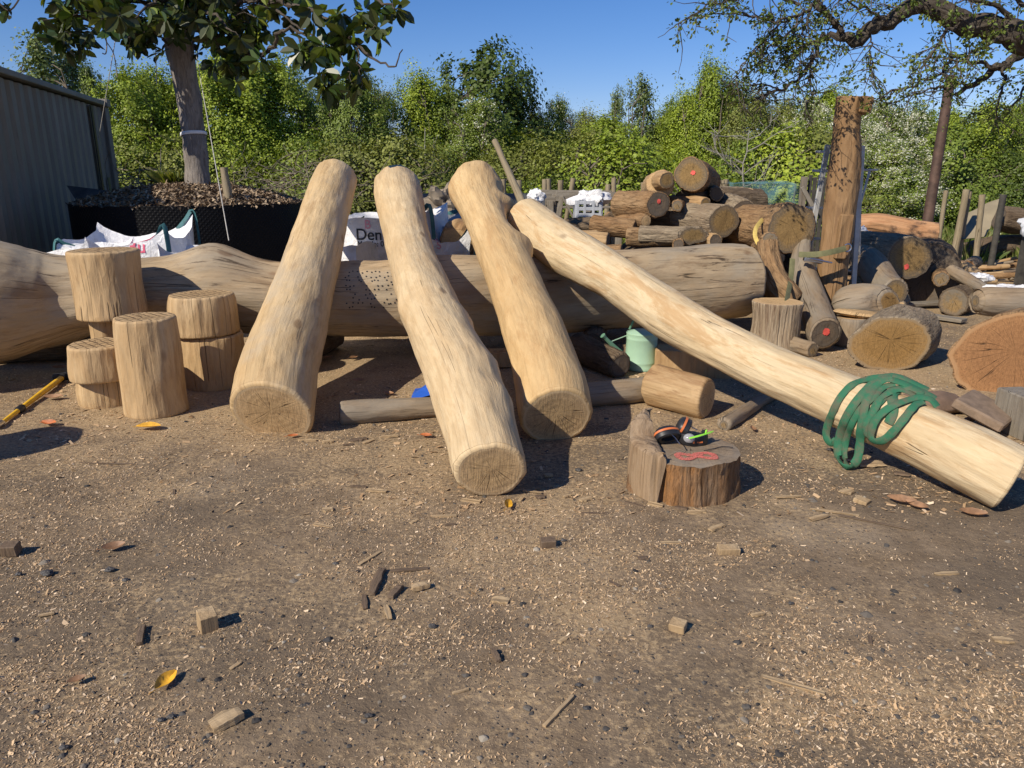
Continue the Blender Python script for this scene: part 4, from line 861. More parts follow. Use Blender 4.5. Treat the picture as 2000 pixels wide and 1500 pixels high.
zlog('short grey log with oval face near the right heap', 1862, 590, 28, 24, 7.8, (.75, .7, 0), .4, 'bark_c', 'end_grey', 95)
ws = fill_depth([(1905, 588, 44, 6.6), (1925, 588, 56, 6.6), (2000, 592, 60, 6.55), (2100, 598, 62, 6.5)])
make_log('cut_log', 'smooth grey-tan log lying sideways at the right edge above the orange slice', 'log', ws, 'grey_log', 'end_grey', seed=96, chamfer=.05, group='cut logs on the right')
ws = fill_depth([(1670, 438, 36, 9.6), (1720, 440, 42, 9.5), (1780, 452, 44, 9.4), (1832, 455, 36, 9.3)])
make_log('cut_log', 'long reddish peeled log lying on top behind the hewn post', 'log', ws, 'redlog', 'end_dark', seed=97, rough=.12, lump=.12, group='cut logs on the right')
ws = fill_depth([(1680, 500, 50, 8.6), (1700, 520, 60, 8.2), (1730, 560, 60, 7.6), (1748, 572, 56, 7.3)])
make_log('cut_log', 'weathered log sloping down left of the striped log', 'log', ws, 'grey_log', 'end_yel', seed=98, group='cut logs on the right', n1=(.2, -1, .1))
ws = fill_depth([(1850, 515, 26, 9.0), (1880, 528, 34, 8.8), (1910, 545, 30, 8.6)])
make_log('cut_log', 'pale cleft log lying right of the striped log', 'log', ws, 'chunk', 'end_yel', seed=99, group='cut logs on the right', rough=.15)
ws = fill_depth([(1855, 528, 24, 8.4), (1900, 552, 22, 8.0), (1935, 572, 18, 7.6)])
make_log('cut_log', 'slim bleached branch sloping toward the orange slice', 'log', ws, 'grey_log', 'end_grey', seed=100, group='cut logs on the right')
ws = fill_depth([(1645, 600, 60, 6.9), (1670, 592, 76, 6.8), (1720, 590, 66, 6.7), (1738, 592, 50, 6.65)])
make_log('cut_log', 'cleft half log with sawn oval face behind the short olive-faced log', 'log', ws, 'grey_log', 'end_olive', seed=101, group='cut logs on the right', n1=(.35, -1, .2))
g = G(1672, 678); ws = [[g.x, g.y + .14, z, r] for z, r in ((-.01, .17), (.12, .15), (.24, .14))]
make_log('sawn_stump', 'squat flared stump tucked left of the short olive-faced log', 'stump', ws, 'grey_log', 'end_fresh', seed=102, seg=36, rough=.1)
# slab resting on the squat stump
t = thing('wood_slab', 'curved cream offcut slab on the squat flared stump', 'slab', (g.x, g.y, .24)); mb = MB()
mb.lathe((g.x + .1, g.y + .15, .262), [(0, -.02), (.2, -.018), (.23, 0), (.2, .02), (0, .022)], 24, Matrix.Rotation(.1, 3, 'Y'), 1.2, .6); mb.build('slab', M['end_fresh'], t)
a, b = G(1690, 622), G(1880, 632)
for k, (lab, p, q, hgt) in enumerate((('grey plank lying behind the short olive-faced log', (1700, 612), (1860, 604), .05), ('brown plank lying right of the short olive-faced log', (1820, 628), (1900, 640), .04), ('thin plank end poking from under the grey-tan log', (1850, 612), (1915, 618), .04))):
    a, b = G(*p), G(*q); t = thing('plank', lab, 'plank', a); mb = MB(); mb.bar(a + Vector((0, .15, hgt)), b + Vector((0, .15, hgt)), .14, .035, .004, (0, 0, 1)); mb.build('board', M['plank'], t)
zlog('small dark log under the silver stump\'s right side', 1588, 684, 15, 12, 5.95, (-.4, 1, 0), .3, 'grey_log', 'end_grey', 103)
# brown sack, twisted rope, pavers at right
def blob(name, label, cat, c, s, mat, seed, amp=.25, parent=None, nz=3.0):
    mb = MB(); prof = [(math.sin(a), math.cos(a)) for a in np.linspace(PI, 0, 22)]; mb.lathe((0, 0, 0), [(max(r, 0.0001), z) for r, z in prof], 36)
    V = []
    for v in mb.v:
        v = Vector(v); k = 1 + amp * noise.noise(v * 1.3 + Vector((seed, 0, 0))) + amp * .5 * noise.noise(v * nz + Vector((seed, 5, 0))) + amp * .2 * noise.noise(v * 9 + Vector((seed, 5, 0))); V.append(Vector((v.x * s[0] * k, v.y * s[1] * k, max(v.z * s[2] * k, -s[2] * .8))) + Vector(c))
    mb.v = [tuple(v) for v in V]; return tag(mb.build(name, M[mat], parent), label, cat) if parent is None else mb.build(name, M[mat], parent)
g = G(1842, 812); blob('sack', 'flattened brown sack lying behind the sling', 'sack', (g.x + .02, g.y + .12, .05), (.19, .14, .06), 'brown_cloth', 3)
g = G(1945, 850); t = thing('paver', 'square brown concrete paver tilted behind the cream log', 'paver', (g.x, g.y, 0)); mb = MB(); mb.box((g.x - .02, g.y + .10, .12), (.32, .28, .06), Matrix.Rotation(.75, 3, 'Z') @ Matrix.Rotation(.35, 3, 'X'), .01); mb.build('slab', M['paver'], t)
g = G(2010, 860); t = thing('timber_block', 'grey timber block beside the paver at the right edge', 'block', (g.x, g.y, 0)); mb = MB(); mb.box((g.x + .02, g.y + .1, .12), (.16, .3, .25), Matrix.Rotation(.1, 3, 'Z'), .008); mb.build('timber', M['plank'], t)
pts = [G(1862, 838, .03), G(1890, 822, .035), G(1915, 805, .04), G(1940, 790, .04)]; mb = MB(); pp = [Vector(q) for q in cat_rom([list(p) for p in pts], 40)]
for s_ in (0, PI): mb.tube([p + Vector((.012 * math.cos(i * .9 + s_), 0, .012 * math.sin(i * .9 + s_))) for i, p in enumerate(pp)], .014, 8)
tag(mb.build('twisted_rope', M['brown_cloth']), 'thick twisted brown rope between sack and paver', 'rope')
# ------------------------------------------------------------------ shipping container
def container():
    A = Vector((-6.55, 12.65, 0)); d = Vector((.97, -3.94, 0)).normalized(); L = 6.06; n_ = Vector((d.y, -d.x, 0)); n_ = -n_ if n_.x < 0 else n_  # outward normal (+x side)
    H = 2.59; Wd = 2.44
    t = thing('shipping_container', 'dark grey corrugated shipping container at the left edge', 'container', (A.x, A.y, 0))
    inw = -n_
    def pt(s_, o, z): return A + d * s_ + n_ * o + Vector((0, 0, z))
    def wall(S0, dirv, nrm, length, name):
        mb = MB(); xs = []; s_ = .12; 
        pat = [(0, 0), (.07, 0), (.11, -.036), (.18, -.036), (.22, 0)]
        prof = [(0, -.005)]; k = .1
        while k < length - .3:
            for (u, o) in pat: prof.append((k + u, o - .02))
            k += .278
        prof.append((length, -.02)); V = []
        zs = [.16, 1.0, 1.8, H - .12]
        for z in zs: V += [S0 + dirv * u + nrm * o + Vector((0, 0, z)) for u, o in prof]
        m_ = len(prof); mb.add(V, [(j * m_ + i, j * m_ + i + 1, (j + 1) * m_ + i + 1, (j + 1) * m_ + i) for j in range(len(zs) - 1) for i in range(m_ - 1)])
        o = mb.build(name, M['container'], t, smooth=False); return o
    wall(A, d, n_, L, 'side_wall'); wall(A + inw * Wd, d, -n_, L, 'side_wall'); wall(A + d * L, inw, d, Wd, 'end_wall')
    mb = MB(); mb.box(A + d * L / 2 + inw * Wd / 2 + Vector((0, 0, H - .05)), (Wd - .05, L - .05, .05), Matrix.Rotation(math.atan2(d.y, d.x) - PI / 2, 3, 'Z')); mb.build('roof', M['container'], t, smooth=False)
    mb = MB()
    for o in (0, -Wd):
        for z in (.08, H - .06): mb.bar(pt(0, o, z), pt(L, o, z), .13 if z > 1 else .16, .07, .01, (0, 0, 1))
        for s_ in (0, L): mb.bar(pt(s_, o, .05), pt(s_, o, H - .02), .12, .12, .01)
    for s_ in (0, L):
        for z in (.08, H - .06): mb.bar(pt(s_, 0, z), pt(s_, -Wd, z), .12, .08, .01)
    for s_ in (0, L):
        for o in (0, -Wd):
            for z in (.06, H - .05): mb.box(pt(s_, o, z), (.19, .19, .12), Matrix.Rotation(math.atan2(d.y, d.x), 3, 'Z'), .01)
    mb.build('frame', M['container'], t)
    mb = MB(); 
    for o in (-.03, -1.22, -1.26, -2.38): mb.bar(pt(-.02, o, .15), pt(-.02, o, H - .12), .1, .03, .004)
    mb.box(pt(-.01, -Wd / 2, H / 2), (.04, Wd - .1, H - .25), Matrix.Rotation(math.atan2(d.y, d.x), 3, 'Z')); mb.build('door', M['container'], t)
    for o in (-.35, -.85, -1.6, -2.1):
        mb = MB(); mb.tube([pt(-.07, o, .12), pt(-.07, o, H - .1)], .018, 8); mb.build('locking_bar', M['alu'], t)
    mb = MB(); mb.bar(pt(.75, .015, .16), pt(.75, .015, H - .14), .09, .02, .002, n_); mb.build('seam_strip', M['black'], t)
    mb = MB(); mb.box(pt(.32, .012, 1.25), (.10, .012, .30), Matrix.Rotation(math.atan2(d.y, d.x), 3, 'Z')); mb.build('notice_plate', M['khaki'], t)
container()
# leaning board
mb = MB(); q = [P(130, 362, 9.7), P(242, 376, 9.0), P(215, 445, 8.4), P(186, 452, 8.4)]; nrm = (q[1] - q[0]).cross(q[3] - q[0]).normalized() * .02
mb.add([*q, *[p + nrm for p in q]], [(0, 1, 2, 3), (7, 6, 5, 4), (0, 4, 5, 1), (1, 5, 6, 2), (2, 6, 7, 3), (3, 7, 4, 0)]); tag(mb.build('plywood_board', M['board'], smooth=False), 'dark plywood board slanting from container to black planter', 'board')
# ------------------------------------------------------------------ magnolia in its black planter
PC = Vector(((385 - 1000) / F * 9.0, 9.1, 0)); PR = 1.28; PH = 1.12
def planter():
    t = thing('tree_planter', 'large round black dimpled planter holding the magnolia', 'planter', PC)
    n = NT('black_dimpled_plastic'); g = n.attr(); sx = n.n('SeparateXYZ'); n.l(g, sx.inputs[0])
    v = n.vor(n.map(g, (28, 28, 28), rot=(0, 0, .78)), 1, 'F1', rnd=0); h = n.math('SUBTRACT', 1, n.step(v, .1, .42)); m = n.fin((.006, .006, .007), .55, n.bump(h, .5, .008), spec=.12)
    seg = 120; V = []; g_ = []; zs = [0, .3, .6, .9, PH, PH + .01]
    for z in zs:
        for k in range(seg):
            a = 2 * PI * k / seg; r = PR * (1 + .02 * noise.noise(Vector((math.cos(a) * 2, math.sin(a) * 2, z)))); V.append((PC.x + math.cos(a) * r, PC.y + math.sin(a) * r, z + (.02 * noise.noise(Vector((a * 3, 0, 0))) if z > 1 else 0))); g_.append((a * PR, z, 0))
    mb = MB(); mb.add(V, [(j * seg + k, j * seg + (k + 1) % seg, (j + 1) * seg + (k + 1) % seg, (j + 1) * seg + k) for j in range(len(zs) - 1) for k in range(seg)], g_); mb.build('wall', m, t)
    V = []; K = 14
    for q in range(K):
        for k in range(48):
            a = 2 * PI * k / 48; r = PR * .995 * (1 - q / K); V.append((PC.x + math.cos(a) * r, PC.y + math.sin(a) * r, PH - .03 + .22 * (1 - (r / PR) ** 2) + .03 * noise.noise(Vector((a, r * 4, 0)))))
    mb = MB(); mb.add(V, [(j * 48 + k, j * 48 + (k + 1) % 48, (j + 1) * 48 + (k + 1) % 48, (j + 1) * 48 + k) for j in range(K - 1) for k in range(48)] + [tuple(range((K - 1) * 48, K * 48))]); mb.build('mulch_bed', M['mulch_base'], t)
    # mulch flakes
    N_ = 9000; a = RNG.uniform(0, 2 * PI, N_); r = PR * np.sqrt(RNG.uniform(0, 1, N_)); cx = PC.x + np.cos(a) * r; cy = PC.y + np.sin(a) * r; cz = PH - .01 + .22 * (1 - (r / PR) ** 2) + RNG.uniform(0, .02, N_)
    fl = flakes(cx, cy, cz, RNG.uniform(.012, .035, N_), RNG.uniform(.006, .012, N_), .5); o = fast_mesh('mulch', fl - 0, 4, M['mulch'], None, RNG.uniform(0, 1, N_)); tag(o, kind='stuff')
def flakes(cx, cy, cz, hl, hw, tilt):
    n_ = len(cx); a = RNG.uniform(0, PI, n_); tx = RNG.normal(0, tilt, n_); ty = RNG.normal(0, tilt, n_)
    u = np.stack([np.cos(a), np.sin(a), tx], 1) * hl[:, None]; v = np.stack([-np.sin(a), np.cos(a), ty], 1) * hw[:, None]; c = np.stack([cx, cy, cz], 1)
    return np.stack([c - u - v * .7, c + u - v, c + u * .9 + v * .8, c - u + v], 1).reshape(-1, 3)
planter()
def leaf_verts(c, d, nrm, L, W, curl=.15):
    """6-point leaf: two quads folded on the midrib. c:(n,3) base, d: direction, nrm"""
    d = d / np.linalg.norm(d, axis=1)[:, None]; s = np.cross(d, nrm); s /= (np.linalg.norm(s, axis=1)[:, None] + 1e-9); n = np.cross(s, d)
    L = L[:, None]; W = W[:, None]
    b = c; tip = c + d * L - n * L * curl
    def e(u, w_, sg): return c + d * L * u + s * W * w_ * sg + n * W * .3 * w_ - n * L * curl * u * u
    l = [e(u, w_, 1) for u, w_ in ((.25, .62), (.55, 1.0), (.82, .7))]; r = [e(u, w_, -1) for u, w_ in ((.25, .62), (.55, 1.0), (.82, .7))]
    return np.concatenate([np.stack([b, tip, l[2], l[1], l[0]], 1), np.stack([b, r[0], r[1], r[2], tip], 1)], 1).reshape(-1, 3)
def rand_dirs(n, zb=0):
    v = RNG.normal(0, 1, (n, 3)); v[:, 2] += zb; return v / np.linalg.norm(v, axis=1)[:, None]
def limb_path(px, n): return [Vector(q) for q in cat_rom([list(P(*p)) for p in px], n)]
def magnolia():
    t = thing('magnolia_tree', 'magnolia tree with glossy dark leaves growing in the black planter', 'tree', PC + Vector((0, 0, PH)))
    trunk = limb_path([(392, 395, 9.1), (386, 340, 9.1), (378, 260, 9.1), (366, 180, 9.1), (352, 100, 9.05), (345, 40, 9.0), (338, -60, 8.9), (330, -200, 8.8)], 40)
    rad = [(22 + 5 * min(1, max(0, i - 12) / 12) + 9 * math.exp(-i / 2.5)) * depth(p) / F * (1 if i < 30 else .85) for i, p in enumerate(trunk)]
    mb = MB(); mb.tube(trunk, rad, 28); V = []
    for v in mb.v:
        v = Vector(v); V.append(v + Vector((noise.noise(v * 5) * .02, noise.noise(v * 5 + Vector((9, 0, 0))) * .02, 0)))
    mb.v = V; mb.build('trunk', M['bark_tree'], t)
    limbs = [([(352, 60, 9.0), (300, 45, 8.8), (240, 50, 8.6), (180, 42, 8.4), (130, 20, 8.2)], 13, 3),
             ([(365, 75, 9.0), (320, 62, 8.7), (280, 68, 8.5), (225, 70, 8.3), (160, 60, 8.1), (135, 70, 8.0)], 8, 2),
             ([(350, 30, 9.0), (280, 5, 8.8), (200, 0, 8.5), (140, -10, 8.2)], 11, 3),
             ([(360, 50, 9.0), (420, 70, 8.6), (455, 92, 8.3), (490, 105, 8.1), (515, 105, 7.9), (535, 88, 7.8), (548, 62, 7.7), (575, 58, 7.6), (620, 82, 7.4), (650, 95, 7.2)], 14, 3.0),
             ([(350, 20, 9.0), (430, 15, 8.5), (500, 0, 8.1), (560, 8, 7.7), (620, 25, 7.4), (670, 62, 7.1), (700, 88, 6.9), (730, 115, 6.8), (768, 131, 6.7), (782, 100, 6.7)], 13, 2.2),
             ([(615, 28, 7.4), (640, 22, 7.2), (665, 35, 7.1), (690, 30, 7.0)], 5, 2),
             ([(640, 45, 7.3), (660, 90, 7.1), (668, 115, 7.0), (678, 140, 6.9), (690, 165, 6.85)], 5, 1.5),
             ([(540, 20, 7.8), (580, 50, 7.6), (620, 75, 7.4), (650, 95, 7.2), (690, 100, 7.1)], 5, 1.6),
             ([(575, 58, 7.6), (590, 85, 7.5), (600, 110, 7.45), (615, 140, 7.4), (640, 160, 7.3), (655, 175, 7.3)], 5, 1.6),
             ([(700, 88, 6.9), (700, 110, 6.85), (702, 140, 6.8), (708, 170, 6.8)], 4, 1.5),
             ([(670, 62, 7.1), (700, 58, 7.0), (722, 60, 6.9), (735, 45, 6.85)], 4, 1.5),
             ([(420, 70, 8.6), (430, 100, 8.4), (455, 120, 8.2), (470, 135, 8.1)], 7, 2),
             ([(340, 70, 9.0), (330, 85, 8.8), (310, 70, 8.6), (290, 50, 8.5)], 6, 2),
             ([(350, 0, 9), (450, -30, 8.4), (560, -40, 7.8), (680, -20, 7.2), (750, 5, 6.8), (775, 20, 6.7)], 12, 2.5),
             ([(345, -20, 9), (240, -60, 8.5), (130, -80, 8)], 10, 3),
             ([(345, 30, 9), (380, 20, 8.3), (420, 30, 7.7), (450, 60, 7.3)], 10, 3),
             ([(340, 10, 9), (320, 0, 8.2), (290, 10, 7.6), (260, 40, 7.2)], 9, 3)]
    mb = MB(); tips = []
    for pl, r0, r1 in limbs:
        n_ = len(pl) * 5; pts = limb_path(pl, n_); 
        for i in range(1, n_): pts[i] = pts[i] + Vector((noise.noise(Vector((i * .5, r0, 0))), noise.noise(Vector((i * .5, r0, 5))), noise.noise(Vector((i * .5, r0, 9))))) * .035
        mb.tube(pts, [ease(r0, r1, i / (n_ - 1)) * .5 * depth(p) / F for i, p in enumerate(pts)], 8)
        if pts[-1].x < -1.4: tips += [(pts[-1], (pts[-1] - pts[-3]).normalized(), 1.0)]
        for i in range(int(n_ * .35), n_, 4):
            if pts[i].x < -2.3: tips.append((pts[i], (pts[i] - pts[i - 1]).normalized(), .6))
    # the dense inner crown
    C0 = P(335, -20, 8.7)
    inner = []
    for _ in range(150):
        q = Vector((random.gauss(-.1, .55), random.gauss(-.2, .5), random.gauss(.1, .3))); p = C0 + Vector((.1, 0, .05)) + q
        if (p - camo.location).length > 5 and p.z > P(335, 95, 8.7).z - .25 * abs(q.x): inner.append(p)
    clusters = []
    for p, d, k in tips:
        if random.random() < k:
            e = p + Vector((random.uniform(-.12, .12), random.uniform(-.12, .12), random.uniform(-.16, .04))); mb.tube([p, (p + e) / 2 + Vector((0, 0, .02)), e], .004, 5); clusters.append(e)
    for p in inner:
        q = trunk[28] + (p - trunk[28]) * random.uniform(.4, .7); mb.tube([q, (p + q) / 2 + Vector((0, 0, .05)), p], .006, 5); clusters.append(p)
    extra = [(640, 95), (600, 85), (585, 90), (600, 120), (618, 140), (632, 165), (650, 175), (690, 95), (680, 80), (700, 130), (705, 150), (700, 165), (720, 45), (705, 20), (660, 30), (665, 60), (730, 62), (745, 15), (775, 10), (610, 20), (615, 35), (450, 115), (470, 105), (480, 130), (120, 20), (130, 45), (145, 70), (118, 70), (150, 90), (135, 90)]
    for (x, y) in extra:
        for _ in range(2): clusters.append(P(x + random.uniform(-9, 9), y + random.uniform(-9, 9), (7.0 if x > 500 else 8.1) + random.uniform(-.15, .15)))
    for _ in range(165):
        x = random.uniform(105, 610); ym = 100 if 390 < x < 530 else (78 if x < 320 else (60 if x < 540 else 25)); y = random.uniform(-170, ym) if random.random() < .6 else random.uniform(-10, ym - 25)
        c = P(x, y, random.uniform(7.7, 9.2)); q = trunk[29] + (c - trunk[29]) * .75
        mb.tube([q, (q + c) / 2 + Vector((0, 0, .04)), c], .005, 4); clusters.append(c)
    mb.build('branches', M['bark_oak'], t)
    C, D, Nn, Ls = [], [], [], []
    for c in clusters:
        k = random.randint(5, 8); ax = Vector((random.gauss(0, .5), random.gauss(0, .5), random.uniform(-.8, .6))).normalized()
        a = ax.orthogonal().normalized(); b = ax.cross(a)
        for i in range(k):
            th = 2 * PI * i / k + random.uniform(-.3, .3); d = (a * math.cos(th) + b * math.sin(th)) * random.uniform(.7, 1.1) + ax * random.uniform(.1, .9) + Vector((0, 0, -.35))
            C.append(c + d.normalized() * .015); D.append(d); Nn.append(ax + Vector((0, 0, .6))); Ls.append(random.uniform(.10, .185))
    C, D, Nn, Ls = map(np.array, (C, D, Nn, Ls)); m_ = t.location; V = leaf_verts(C, D, Nn, Ls, Ls * .26)
    V = V - np.array(m_)
    tint = np.repeat(RNG.uniform(0, .98, len(Ls)) ** 1.3, 2); fast_mesh('crown', V, 5, M['magnolia'], t, tint, smooth=False)
    # white band round trunk
    i = 13; i = min(range(len(trunk)), key=lambda q: abs(trunk[q].z - P(378, 268, 9.1).z)); c = trunk[i]; r = rad[i] + .012
    mb = MB(); mb.tube([c + Vector((math.cos(a) * r, math.sin(a) * r, .02 * math.sin(a + 2.4))) for a in np.linspace(0, 2 * PI, 32)], .018, 8, cap=False, flat=.25, nrm=[Vector((math.cos(a), math.sin(a), 0)) for a in np.linspace(0, 2 * PI, 32)]); mb.build('tie_band', M['white'], t)
    return trunk
mag = magnolia()
# guy ropes
for lab, a, b in (('pale guy rope running from magnolia to the long trunk', (382, 100, 8.9), (447, 470, 6.2)), ('thin dark cord hanging from the magnolia crown left of its trunk', (303, 60, 8.6), (306, 165, 8.6)), ('cord hanging from the magnolia toward the container corner', (228, 62, 8.4), (193, 270, 9.6))):
    mb = MB(); mb.tube([P(*a), P(*b)], .0045, 5); tag(mb.build('rope', M['rope']), lab, 'rope')
mb = MB(); q = [P(197, 30, 8.0), P(205, 75, 8.0), P(222, 105, 8.0), P(229, 150, 8.0)]; mb.tube([Vector(x) for x in cat_rom([list(v) for v in q], 14)], .005, 5); q = [P(195, 5, 8.0), P(200, 40, 8.0), P(208, 80, 8.0), P(207, 104, 8.0), P(200, 104, 8.0)]; mb.tube([Vector(x) for x in cat_rom([list(v) for v in q], 14)], .006, 5)
tag(mb.build('vine_stem', M['twig']), 'bare hooked vine stems dangling from the magnolia', 'vine')
# stake in mulch
def post(label, a, b, Ya, r, mat='fence_wood', name='fence_post', group=None, Yb=None, ground=True, em='end_grey', cat='post'):
    q = P(*a, Ya); e = P(*b, Yb or Ya)
    if ground:
        d = e - q; e = q + d * (q.z / max(q.z - e.z, .05)) if e.z > .0 else e
    ws = [[*q.lerp(e, u), r * (1 + .06 * math.sin(7 * u + a[0]))] for u in (0, .3, .6, 1)]
    return make_log(name, label, cat, ws, mat, em, body='shaft', seed=int(a[0]) % 97, seg=14, step=.15, group=group, chamfer=.004, rough=.06)
post('round wooden stake standing in the mulch right of the magnolia', (437, 327), (449, 402), 8.4, .042, 'fence_wood', 'stake', ground=False)
# fern-like clump on the planter
def blades(c, n_, h, spread, wd=.012, lean=.6):
    a = RNG.uniform(0, 2 * PI, n_); r = spread * np.sqrt(RNG.uniform(0, 1, n_)); b = np.stack([c[0] + np.cos(a) * r, c[1] + np.sin(a) * r, np.full(n_, c[2])], 1)
    a2 = a + RNG.normal(0, .6, n_); hh = h * RNG.uniform(.5, 1.1, n_); le = lean * RNG.uniform(.2, 1.1, n_); d = np.stack([np.cos(a2) * le, np.sin(a2) * le, np.ones(n_)], 1) * hh[:, None]
    s = np.stack([-np.sin(a2 + RNG.normal(0, .8, n_)), np.cos(a2), np.zeros(n_)], 1) * wd
    m = b + d * .55 + np.array([0, 0, 1]) * (hh * .1)[:, None]; tip = b + d - np.stack([0 * hh, 0 * hh, hh * .12 * le * 2], 1)
    return np.stack([b - s, b + s, m + s * .8, tip], 1).reshape(-1, 3)
c = P(340, 366, 9.3); V = np.concatenate([blades((c.x + random.uniform(-.1, .1), c.y, c.z - .02), 60, .26, .1, .012, .9) for _ in range(4)]); tag(fast_mesh('fern', V, 4, M['grass'], None, RNG.uniform(.3, .8, len(V) // 4)), 'bright green strappy clump at the foot of the magnolia', 'plant')
# ------------------------------------------------------------------ bulk bags
def text_on(s, size, origin, xd, ud, nd, mat, parent, bvh=None):
    cu = bpy.data.curves.new('print', 'FONT'); cu.body = s; cu.size = size; cu.extrude = 0; cu.offset = size * .012
    o = bpy.data.objects.new('print', cu); COL.objects.link(o); dg = bpy.context.evaluated_depsgraph_get(); me = bpy.data.meshes.new_from_object(o.evaluated_get(dg)); COL.objects.unlink(o); bpy.data.objects.remove(o)
    mb = MB(); V = []
    for v in me.vertices:
        p = Vector(origin) + Vector(xd) * v.co.x + Vector(ud) * v.co.y
        if bvh:
            h = bvh.ray_cast(p + Vector(nd) * .5, -Vector(nd))
            if h[0] is not None: p = h[0]
        V.append(p + Vector(nd) * .006)
    mb.add(V, [tuple(f.vertices) for f in me.polygons]); return mb.build('print', M[mat], parent, smooth=False)
def bulk_bag(label, c, size, rz, mat='bag', peaks=(.1, .1, .1, .1), sag=.12, seed=0, straps=((0, .2), (1, .2)), texts=(), crush=.05, group='white bulk bags'):
    """open woven sack: box with sagging top, corner peaks and teal lifting loops"""
    w_, d_, h_ = size; R = Matrix.Rotation(rz, 3, 'Z'); c = Vector(c)
    t = thing('bulk_bag', label, 'bag', c, rz, group); n_ = 18; V = []; f = []
    def disp(p): 
        q = p * 2.2 + Vector((seed * 7, 0, 0)); return Vector((noise.noise(q), noise.noise(q + Vector((11, 0, 0))), noise.noise(q + Vector((0, 17, 0))))) * crush + Vector((noise.noise(q * 3), noise.noise(q * 3 + Vector((5, 0, 0))), noise.noise(q * 3 + Vector((0, 8, 0))))) * crush * .35
    def top(u, v):
        pk = peaks[0] * (1 - u) * (1 - v) + peaks[1] * u * (1 - v) + peaks[2] * u * v + peaks[3] * (1 - u) * v
        edge = max(abs(u - .5), abs(v - .5)) * 2; cor = (abs(u - .5) * 2) ** 5 * (abs(v - .5) * 2) ** 5
        return h_ - sag * (1 - edge ** 4) + pk * (abs(u - .5) * 2) ** 3 * (abs(v - .5) * 2) ** 3 - .03
    def P_(u, v, z):
        bulge = .05 * math.sin(PI * min(max(z / h_, 0), 1)); x = (u - .5) * w_; y = (v - .5) * d_
        x *= 1 + bulge * (1 - abs(v - .5)) * 2; y *= 1 + bulge * (1 - abs(u - .5)) * 2; p = Vector((x, y, z)); return c + R @ (p + disp(p) * min(1, z * 4 + .1))
    idx = {}
    def vid(key, fn):
        if key not in idx: idx[key] = len(V); V.append(fn())
        return idx[key]
    per = [(i / n_, 0) for i in range(n_)] + [(1, i / n_) for i in range(n_)] + [(1 - i / n_, 1) for i in range(n_)] + [(0, 1 - i / n_) for i in range(n_)]
    m_ = len(per); Z = 14
    for j in range(Z + 1):
        for (u, v) in per: V.append(P_(u, v, top(u, v) * j / Z))
    for j in range(Z):
        for k in range(m_): f.append((j * m_ + k, j * m_ + (k + 1) % m_, (j + 1) * m_ + (k + 1) % m_, (j + 1) * m_ + k))
    base = len(V)
    G_ = [[None] * (n_ + 1) for _ in range(n_ + 1)]
    for i in range(n_ + 1):
        for j in range(n_ + 1):
            u, v = i / n_, j / n_
            if v == 0 and i < n_: k = i
            elif u == 1 and j < n_: k = n_ + j
            elif v == 1 and i > 0: k = 2 * n_ + (n_ - i)
            elif u == 0 and j > 0: k = 3 * n_ + (n_ - j)
            else: k = None
            if k is not None: G_[i][j] = Z * m_ + k
            else: G_[i][j] = len(V); V.append(P_(u, v, top(u, v)))
    for i in range(n_):
        for j in range(n_): f.append((G_[i][j], G_[i + 1][j], G_[i + 1][j + 1], G_[i][j + 1]))
    mb = MB(); mb.add(V, f); mb.build('sack', M[mat], t, ang=60); bvh = BVHTree.FromPolygons(V, f)
    cor = {0: (0, 0), 1: (1, 0), 2: (1, 1), 3: (0, 1)}
    for (k, L_) in straps:
        u, v = cor[k]; p = P_(u, v, top(u, v)); q = P_(ease(u, .5, .5), ease(v, .5, .1), h_ - sag); b = P_(u, v, h_ * .3) + R @ Vector(((u - .5) * .03, (v - .5) * .03, 0))
        pts = [b, p.lerp(b, .5) + R @ Vector(((u - .5) * .04, (v - .5) * .04, 0)), p + R @ Vector(((u - .5) * .02, (v - .5) * .02, .02)), p + Vector((0, 0, L_)) + (q - p) * .35, q + Vector((0, 0, L_ * .4 + .02)), q + Vector((0, -.02, .02))]
        mb = MB(); mb.tube([Vector(x) for x in cat_rom([list(x) for x in pts], 24)], .022, 8, flat=.15, nrm=R @ Vector(((u - .5), (v - .5), .2))); mb.build('lifting_loop', M['teal'], t)
    for (s_, size_, u, z, m2) in texts:
        o = c + R @ Vector(((u - .5) * w_, -d_ / 2 - .05, z)); text_on(s_, size_, o, R @ Vector((1, 0, 0)), Vector((0, 0, 1)), R @ Vector((0, -1, 0)), m2, t, bvh)
    return t
bx = lambda px, Y: (px - 1000) / F * (Y * CP + .2)
bulk_bag('slumped white bag with red lettering behind the highest stool', (bx(250, 6.75), 6.85, 0), (.88, .8, .92), .12, peaks=(.0, .10, .16, .12), sag=.14, seed=1, straps=((0, .03), (1, .0), (2, .03)), texts=(('Bu', .15, .62, .80, 'print_red'),), crush=.08)
bulk_bag('low crumpled white bag leaning out left of the highest stool', (bx(160, 6.5), 6.55, 0), (.6, .6, .84), -.2, peaks=(-.1, .12, .1, -.1), sag=.12, seed=2, straps=(), crush=.10)
bulk_bag('smaller white bag with a peaked corner right of the red lettered bag', (bx(362, 6.7), 6.7, 0), (.48, .5, .84), .5, peaks=(.10, -.05, .0, .05), sag=.12, seed=3, straps=(), crush=.08)
bulk_bag('full white bag printed in black between golden and crooked logs', (bx(772, 7.4), 7.55, 0), (.88, .8, 1.09), -.10, peaks=(-.06, .08, .1, .0), sag=.06, seed=4, straps=((0, -.02), (1, .02)), texts=(('B', .115, .27, .955, 'print_pink'), ('Den', .15, .17, .85, 'print_black'), ('Mobile: 0', .07, .18, .79, 'print_black')), crush=.03)
